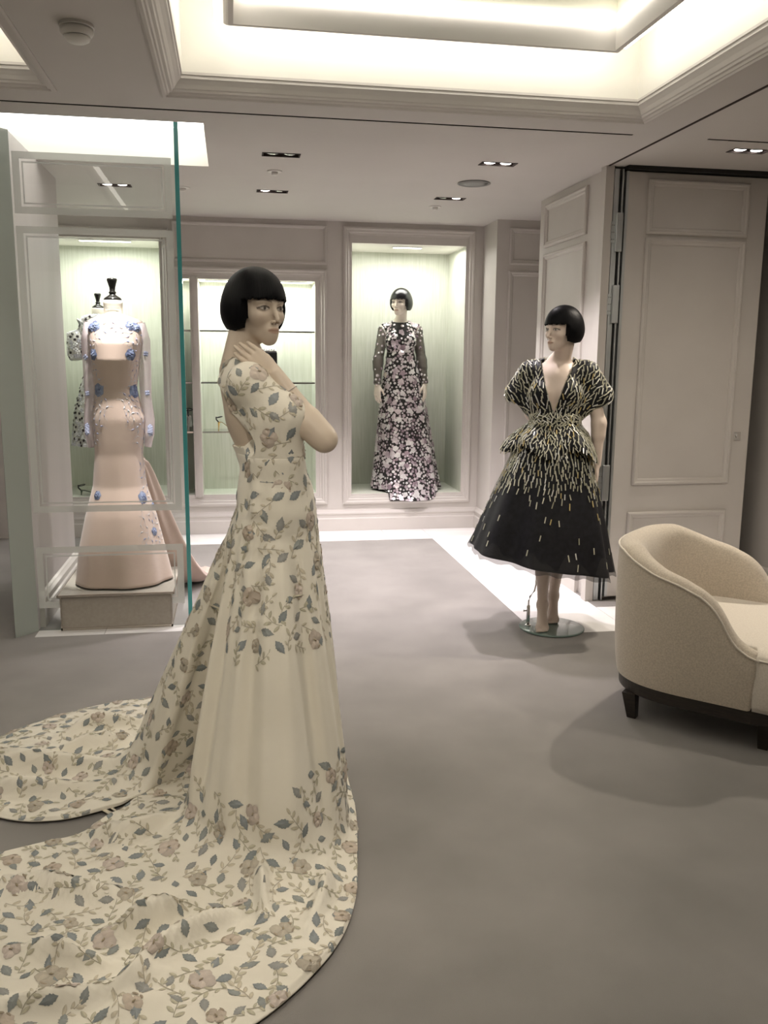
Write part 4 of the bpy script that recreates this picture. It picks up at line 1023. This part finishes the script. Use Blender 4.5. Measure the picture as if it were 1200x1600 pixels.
for sl_ in [o for o in mC.children if o.name.startswith('sleeve')]:
    t2, v2, f2 = dec_tree([sl_]); d_ = Decals(t2); f4 = np.array(f2)
    for p, n in scatter(np.array([tuple(v) for v in v2]), f4, lambda p, n: (1 if p[2] > 1.68 or p[2] < 1.32 else .03) if n@(CAMP-p) > 0 else 0, .026, 1500, 3):
        fr = d_.frame_(p, n, rg.random()*6.3); c = rg.choice(PC); d_.shape(fr, FLW, c, c, sc=rg.uniform(.014, .026), lift=.003, mid=.005)
    if d_.f: d_.build('sequin_embroidery', sl_, 'paillette', stuff=True)
MB().box((1.50, 7.86, .322), (1.66, 7.98, .330)).build('base_plate', 'steel', mC)
MB().tube([(1.50, 7.84, .33), (1.50, 7.84, 1.2)], .008).build('support_rod', 'steel', mC)

# ================================================================== DRESS FORMS
def finial(c, s, parent):
    prof = [(.001, 0), (.050, 0), (.054, .006), (.048, .014), (.030, .026), (.019, .034), (.018, .040), (.023, .044), (.021, .050), (.016, .056), (.018, .075), (.024, .098), (.030, .116), (.031, .124), (.026, .130), (.012, .133), (.001, .133)]
    return MB().lathe([(r*s, z*s) for r, z in prof], c, 28).build('neck_finial', 'ebony', parent, smooth=True)
FAY = .04
fA = thing('dress_form', (-.655, 5.18, .2), 'dress form in a blush pink fishtail gown with blue embroidered flowers on the plinth', 'dress form')
MB().lathe([(.060, 1.66), (.055, 1.70), (.050, 1.74), (.052, 1.775), (.054, 1.79), (.050, 1.797), (.001, 1.797)], (-.650, 5.190, 0), 32).build('neck', 'linen', fA, smooth=True)
finial((-.650, 5.190, 1.797), .92, fA)
tc = bpy.data.curves.new('neck_print', 'FONT'); tc.body = 'Stockman'; tc.size = .021; tc.align_x = 'CENTER'; tc.extrude = .0003
to = bpy.data.objects.new('neck_print', tc); COL.objects.link(to); me_ = bpy.data.meshes.new_from_object(to.evaluated_get(bpy.context.evaluated_depsgraph_get())); bpy.data.objects.remove(to)
for v in me_.vertices:
    an = v.co.x/.0525; v.co = Vector((-.650+.0532*math.sin(an), 5.190-.0532*math.cos(an)+v.co.z, 1.748+v.co.y))-wloc(fA)
me_.materials.clear(); me_.materials.append(M['greytrim']); link('neck_print', me_, fA)
K = [(1.722, -.650, 5.190, .056, .056, 0), (1.708, -.648, 5.190, .098, .066, 0), (1.685, -.642, 5.190, .148, .074, 0), (1.64, -.642, 5.188, .158, .088, 0), (1.56, -.643, 5.180, .147, .112, 0), (1.47, -.648, 5.180, .134, .122, 0), (1.31, -.654, 5.185, .116, .092, 0), (1.14, -.644, 5.190, .146, .125, 0), (.94, -.652, 5.180, .133, .118, 0),
     (.76, -.655, 5.175, .150, .132, 0), (.60, -.657, 5.170, .195, .175, 0), (.40, -.66, 5.165, .240, .215, 0), (.212, -.655, 5.160, .272, .243, 0)]
VK, QK = ringloft(interp_rows(K, 110), 128, lambda a, t: (1+max(0, t-.62)*(.10*math.sin(5*a+.8)+.05*math.sin(9*a+2)), 0))
ff = np.clip((VK[:, 2]-1.62)/.05, 0, 1); off = wloc(fA)
gw = link('gown', fastmesh('gown', VK, QK, 'satin', off), fA); gw.modifiers.new('cloth', 'SOLIDIFY').thickness = .003
tree = BVHTree.FromPolygons([Vector(v) for v in VK], [tuple(int(i) for i in q) for q in QK])
for sg in (1, -1):
    pts = [(-.643+sg*.130, 5.18, 1.672), (-.643+sg*.150, 5.19, 1.58), (-.643+sg*.150, 5.20, 1.40), (-.643+sg*.152, 5.19, 1.26), (-.643+sg*.162, 5.200, 1.13), (-.643+sg*.165, 5.180, 1.06), (-.643+sg*.155, 5.170, .98)]
    rr = [.034, .038, .036, .031, .034, .028, .018]; o = MB().tube(pts, rr, 16).build('sleeve', 'sheerpink', fA, smooth=True)
    ts, v2, f2 = dec_tree([o]); d_ = Decals(ts)
    for zc, cnt_ in ((1.12, 3), (1.08, 3), (1.30, 1), (1.48, 1)):
        for _ in range(cnt_):
            q = Vector((-.65+sg*.2, 5.05, zc+rg.uniform(-.03, .03))); r = ts.find_nearest(q); fr = d_.frame_(r[0], r[1], rg.random()*6)
            for u in range(4): d_.shape(fr, PETAL, (.28, .30, .46), (.42, .43, .56), ang=u*1.57, sc=.034, lift=.002, mid=.004)
    d_.build('flower_embroidery', o, stuff=True)
def on_front(tr_, x, z): 
    r = tr_.ray_cast(Vector((x, 4.0, z)), Vector((0, 1, 0))); return r
BL = [(.12, .145, .25), (.17, .20, .31), (.24, .27, .39), (.09, .105, .19)]
for x, z, s_ in ((-.742, 1.655, .034), (-.765, 1.645, .028), (-.550, 1.660, .034), (-.520, 1.648, .028), (-.757, 1.50, .036), (-.555, 1.50, .036), (-.738, 1.305, .042), (-.548, 1.300, .044), (-.765, .72, .030), (-.520, .70, .040), (-.465, .50, .028), (-.47, .64, .026)):
    r = on_front(tree, x, z)
    if r[0] is None: r = tree.find_nearest(Vector((x, 5.0, z)))
    d_ = Decals(tree); fr = d_.frame_(r[0], r[1] if r[1].y < 0 else -r[1], rg.random()*6)
    for ring, k, sc in ((0, 6, 1.0), (1, 5, .66), (2, 3, .4)):
        for u in range(k):
            c = rg.choice(BL); d_.shape(fr, PETAL, c, tuple(v*1.25 for v in c), ang=u*2*PI/k+ring*.5, sc=s_*sc*1.9, lift=.0015+.0022*ring, mid=.004+.0025*ring)
    d_.build('flower_applique', gw, 'embroidery')
d_ = Decals(tree)
def dens_p(p, n):
    if p[1] > 5.20 or n[1] > -.05: return 0
    dx = abs(p[0]+.65)
    if p[2] > 1.62: return .9 if dx > .05 else .5
    if p[2] > 1.0: return 1.0 if dx > .070+.03*math.sin(p[2]*14) else 0
    if p[2] > .42: return .5 if dx > .115 and p[0] > -.65 else 0
    return 0
for p, n in scatter(VK, QK, dens_p, .026, 9000, 41):
    fr = d_.frame_(p, n, rg.random()*6.3); c = rg.choice([(.52, .49, .52), (.44, .43, .50), (.27, .29, .42), (.58, .52, .52), (.36, .33, .42)])
    d_.shape(fr, rg.choice((OVAL, LEAF)), c, tuple(v*1.1 for v in c), sc=rg.uniform(.014, .026))
    pts = [(t*.03, 18*(t*.03)**2) for t in np.linspace(-1, 1, 5)]; d_.ribbon(fr, pts, .0008, (.5, .5, .56))
d_.build('sprig_embroidery', gw, stuff=True)
tm = MB(); cent = [(-.535, 5.20, .92, .03, .05), (-.50, 5.28, .70, .06, .07), (-.455, 5.38, .48, .09, .07), (-.415, 5.50, .28, .12, .055), (-.345, 5.62, .10, .14, .04), (-.30, 5.76, .035, .15, .026), (-.265, 5.95, .030, .15, .024), (-.25, 6.15, .026, .10, .018)]
rings = []
for i, (x, y, z, a_, b_) in enumerate(cent):
    rings.append([Vector((x+a_*math.cos(u)+.012*math.sin(5*u+i), y+.25*a_*math.cos(u)+.3*b_*math.sin(u), z+b_*math.sin(u)*(1 if z > .12 else .9)+.006*math.sin(7*u))) for u in np.linspace(0, 2*PI, 28, endpoint=False)])
o = tm.loft(rings).build('train', 'satin', fA, smooth=True)
o.modifiers.new('soft', 'SUBSURF').levels = 1; o.modifiers['soft'].render_levels = 1
MB().lathe([(.012, .2), (.012, 1.1)], (-.655, 5.190, 0), 12).build('stand_pole', 'steel', fA, smooth=True)
# second form, far niche
fB = thing('dress_form', (-1.075, 7.80, .335), 'dress form in a short white and black flower dress, half hidden behind the blush gown', 'dress form')
MB().lathe([(.058, 1.78), (.052, 1.83), (.054, 1.875), (.050, 1.882), (.001, 1.882)], (-1.098, 7.80, 0), 24).build('neck', 'linen', fB, smooth=True)
finial((-1.098, 7.80, 1.882), .92, fB)
K = [(1.83, -1.095, 7.8, .07, .06, 0), (1.80, -1.09, 7.8, .15, .075, 0), (1.72, -1.085, 7.8, .17, .09, 0), (1.58, -1.085, 7.79, .15, .12, 0), (1.42, -1.08, 7.8, .12, .095, 0), (1.28, -1.08, 7.8, .17, .15, 0), (1.05, -1.07, 7.79, .245, .20, 0), (.74, -1.04, 7.78, .31, .24, 0)]
VK, QK = ringloft(interp_rows(K, 60), 96, lambda a, t: (1+t*.03*math.sin(8*a), 0)); off = wloc(fB)
g2 = link('dress', fastmesh('dress', VK, QK, 'white', off), fB); tree = BVHTree.FromPolygons([Vector(v) for v in VK], [tuple(int(i) for i in q) for q in QK])
slv = []
for sg in (1, -1): slv.append(MB().tube([(-1.085+sg*.14, 7.8, 1.76), (-1.085+sg*.20, 7.79, 1.66), (-1.085+sg*.205, 7.78, 1.50), (-1.085+sg*.20, 7.77, 1.46)], [.06, .07, .065, .05], 16).build('sleeve', 'white', fB, smooth=True))
for o in [g2]+slv:
    t2, v2, f2 = dec_tree([o]); d_ = Decals(t2); f4 = [f for f in f2 if len(f) == 4]
    for p, n in scatter(np.array([tuple(v) for v in v2]), np.array(f4), lambda p, n: 1 if n[1] < .3 else 0, .030, 5000, 6):
        fr = d_.frame_(p, n, rg.random()*6.3); bk_ = rg.random() < .33; c = (.03, .02, .025) if bk_ else rg.choice([(.85, .84, .86), (.72, .72, .78), (.9, .9, .9)])
        for u in range(4): d_.shape(fr, PETAL, tuple(v*.85 for v in c), c, ang=u*1.57, sc=.026 if bk_ else .046, lift=.003+.004*rg.random(), mid=.010)
    d_.build('flower_embroidery', o, stuff=True)
MB().lathe([(.11, .335), (.11, .345), (.02, .36), (.014, .37), (.014, 1.3)], (-1.07, 7.80, 0), 24).build('stand_pole', 'steel', fB, smooth=True)

# ================================================================== ARMCHAIR
cfw, clf = Vector((.716, -.698, 0)).normalized(), Vector((.698, .716, 0)).normalized()
cc = Vector((2.045, 3.325, 0))
ch = thing('armchair', tuple(cc), 'cream upholstered tub armchair with dark wooden legs on the grey carpet at right', 'armchair')
CP = lambda x, y, z: cc+cfw*x+clf*y+Zv*z
def plan(s, a=.42, bk=.42, fr=.42, n=2.7):
    """U of the shell: s in [-1,1], right arm front -> back -> left arm front"""
    s0 = .24
    if abs(s) > 1-s0: x = .24*(abs(s)-(1-s0))/s0; return x, math.copysign(a, s)
    u = s/(1-s0)*PI/2; cx, cy = math.cos(u), math.sin(u)
    return -bk*abs(cx)**(2/n), math.copysign(a*abs(cy)**(2/n), s)
def topz(s):
    return float(np.interp(plan(s)[0], (-.42, -.34, -.27, -.175, -.074, .018, .065, .10, .127, .16, .20, .24), (.748, .738, .708, .672, .648, .612, .575, .525, .475, .438, .414, .402)))
ss = list(np.linspace(-1, 1, 97)); rings = []
for s in ss:
    x, y = plan(s); xi, yi = plan(s, .325, .30); z1 = topz(s); e_ = max(0, abs(s)-.90)/.10
    rr = []
    o_ = lambda f_, z: CP(x*(1-f_)+xi*f_, y*(1-f_)+yi*f_, z)
    xb = lambda k: CP(x*k, y*k, 0)
    bot = .175
    prof = [(.0, bot, .955), (0, bot+.02, .965), (0, bot+.10, .985), (0, bot+.22 if z1 > .45 else bot+.14, 1.0), (0, z1-.05, 1.0), (.04, z1-.018, 1.0), (.16, z1-.002, 1.0), (.34, z1+.006, 1.0), (.55, z1+.004, 1.0), (.75, z1-.006, 1.0), (.90, z1-.026, 1.0), (1.0, z1-.07, 1.0), (1.04, max(.36, z1-.20), 1.0), (1.02, .33, 1.0)]
    for f_, z, k in prof: rr.append(cc+cfw*((x*(1-f_)+xi*f_)*k)+clf*((y*(1-f_)+yi*f_)*k)+Zv*z)
    rings.append(rr)
sh = MB().loft(rings, False, (True, True)).build('shell', 'boucle', ch, smooth=True)
sh.modifiers.new('soft', 'SUBSURF').render_levels = 1; sh.modifiers['soft'].levels = 1
pp = [];
for s in ss:
    x, y = plan(s); xi, yi = plan(s, .325, .30); f_ = .03; pp.append(cc+cfw*((x*(1-f_)+xi*f_)*1.004)+clf*((y*(1-f_)+yi*f_)*1.004)+Zv*(topz(s)-.018))
MB().tube(pp, .0045, 8).build('piping', 'seat_boucle', sh, smooth=True)
# seat with rounded front apron
def rrect(x0, x1, hw, r, n=8):
    o = []
    for cx, cy, a0 in ((x1-r, -hw+r, -PI/2), (x1-r, hw-r, 0), (x0+r, hw-r, PI/2), (x0+r, -hw+r, PI)):
        for k in range(n+1): a = a0+PI/2*k/n; o.append((cx+r*math.cos(a), cy+r*math.sin(a)))
    return o
sm = MB(); rs = []
for z, ins in ((.175, .02), (.20, .008), (.30, .0), (.375, .0), (.395, .006), (.406, .022), (.414, .05), (.420, .09)):
    o = []
    for x, y in rrect(-.25+ins, .43-ins, .414-ins, .10, 10):
        if x < .0: y = max(-.35, min(.35, y))
        o.append((x, y))
    q = []
    for (x, y), (x2, y2) in zip(o, o[1:]+o[:1]):
        q.append((x, y))
        if abs(x-x2) > .1:
            for xm, hw in (((.225, abs(max(y, y2, key=abs))), (.215, .35)) if x > x2 else ((.215, .35), (.225, abs(max(y, y2, key=abs))))): q.append((xm, math.copysign(hw, y)))
    rs.append([CP(x, y, z) for x, y in q])
so = sm.loft(rs).build('seat', 'seat_boucle', ch, smooth=True)
MB().tube([CP(x, y, .386) for x, y in [(.24, -.414)]+[p_ for p_ in rrect(-.25, .432, .416, .10) if p_[0] > .1]+[(.24, .414)]], .004, 8).build('piping', 'seat_boucle', so, smooth=True)
pb = MB(); rs = []
for z, k in ((.118, .92), (.122, .93), (.168, .935), (.177, .93)):
    ring = [CP(plan(s)[0]*k, plan(s)[1]*k, z) for s in np.linspace(-1, 1, 60)]+[CP(x, y, z) for x, y in ((.36, .38*k), (.39, .33), (.39, -.33), (.36, -.38*k))]
    rs.append(ring)
pb.loft(rs).build('plinth_rail', 'darkwood', ch)
for ax_, ay_ in ((-.262, -.30), (.262, -.30), (-.262, .30), (.262, .30)):
    l = MB(); ux, uy = (1 if ax_ > 0 else -1), (1 if ay_ > 0 else -1)
    l.loft([[CP(ax_+a*w_-ux*.012*t+ux*.02*t, ay_+b*w_+uy*.02*t, z) for a, b in ((-1, -1), (1, -1), (1, 1), (-1, 1))] for z, w_, t in ((0, .019, 0), (.12, .029, 1))])
    l.build('leg', 'darkwood', ch, bevel=.003)

# ================================================================== SHELVES AND ACCESSORIES
for z in (1.705, 1.280, .868):
    for x0, x1 in ((-.262, .688), (-.424, -.337)):
        sh_ = MB().box((x0, 7.53, z-.008), (x1, 7.83, z)).build('glass_shelf', 'glass', wb)
        MB().box((x0, 7.522, z-.011), (x1, 7.530, z+.002)).build('shelf_edge', 'steel', sh_)
def shoe(name, loc, yaw, label, c_strap, c_sole, s=1.0, tall=.10):
    t = thing(name, loc, label, 'shoe'); R = Matrix.Rotation(yaw, 3, 'Z'); L = Vector(loc)
    W = lambda x, y, z: L+R @ Vector((x*s, y*s, z*s))
    pf = [(-.10, tall, .022), (-.06, tall-.006, .025), (-.02, tall*.62, .024), (.02, tall*.25, .026), (.05, .010, .034), (.09, .006, .032), (.12, .007, .018), (.13, .008, .006)]
    MB().loft([[W(x, y*w_, z+h) for y, h in ((-1, 0), (1, 0), (1, .006), (-1, .006))] for x, z, w_ in pf]).build('sole', c_sole, t)
    MB().tube([W(-.095, 0, tall), W(-.098, 0, tall*.4), W(-.100, 0, 0)], [.012*s, .006*s, .005*s], 8).build('heel', c_sole, t)
    MB().tube([W(.06, -.036, .008), W(.055, -.02, .045), (W(.05, 0, .056)), W(.055, .02, .045), W(.06, .036, .008)], .006*s, 6).build('toe_strap', c_strap, t)
    MB().tube([W(-.09+.035*math.cos(a)+.0, .035*math.sin(a), tall+.055+.008*math.cos(a)) for a in np.linspace(0, 2*PI, 15)], .0045*s, 6).build('ankle_strap', c_strap, t)
    MB().tube([W(-.10, 0, tall+.002), W(-.125, 0, tall+.03), W(-.125, 0, tall+.06)], .008*s, 6).build('heel_counter', c_strap, t)
    return t
shoe('heeled_sandal', (-.055, 7.62, .868), PI*.06, 'gold heeled sandal with black straps on the lowest shelf behind the ivory gown', 'blackleather', 'gold', .75)
shoe('heeled_sandal', (-.375, 7.63, .868), PI*.5, 'dark high heeled sandal in the narrow compartment beside the glass edge', 'blackleather', 'crystal', 1.0, .13)
shoe('heeled_sandal', (-1.20, 7.62, .335), PI*.1, 'small green sandal on the niche floor seen past the blush gown hem', 'blackleather', mat('green_leather', (.05, .09, .05), .4), .8, .05)
bg = thing('clutch_bag', (.28, 7.64, 1.28), 'black clutch bag with a crystal clasp on the upper shelf by the hand', 'bag')
MB().box((.16, 7.60, 1.2805), (.375, 7.68, 1.535)).build('bag_body', 'blackleather', bg, bevel=.008)
MB().box((.165, 7.605, 1.532), (.37, 7.675, 1.545)).build('clasp_bar', 'crystal', bg, bevel=.002)
for k in range(9):
    x = .185+k*.0205; q = MB().lathe([(.001, .024), (.006, .020), (.011, .009), (.009, 0), (.001, -.002)], (x, 7.64+.008*math.sin(k*2), 1.545), 6); q.build('crystal_stone', 'crystal', bg)
for i, (x0, x1, y, z, lab) in enumerate(((1.38, 1.62, 7.66, 2.433, 'bright slim light fitting in the top of the sequin gown niche'), (-1.2, -.8, 7.66, 2.415, 'bright slim light fitting in the top of the niche behind the glass'), (-.2, .62, 7.58, 2.115, 'bright slim light fitting in the top of the shelf cabinet'))):
    t = thing('niche_light', ((x0+x1)/2, y, z), lab, 'light', 'niche lights')
    MB().box((x0, y-.02, z-.012), (x1, y+.02, z-.0005)).build('diffuser', 'nstrip', t); MB().box((x0-.006, y-.026, z-.009), (x1+.006, y+.026, z-.0004)).build('bezel', 'steel', t)
    lamp('AREA', 'niche_beam', ((x0+x1)/2, y+(.02, .02, .06)[i], z-.02), (12, 14, 16)[i], (1, .98, .92), ((x0+x1)/2, y+.02, 0), shape='RECTANGLE', size=(.8, .6, .85)[i], size_y=(.3, .3, .22)[i])
lamp('AREA', 'niche_beam', (-.38, 7.60, 2.10), 1.2, (1, .98, .92), (-.38, 7.62, 0), shape='RECTANGLE', size=.06, size_y=.05)
lamp('SPOT', 'gown_spot', (-.62, 4.93, 2.70), 330, (1, .95, .92), (-.65, 5.10, 1.68), spot_size=math.radians(19), spot_blend=.35, shadow_soft_size=.03)
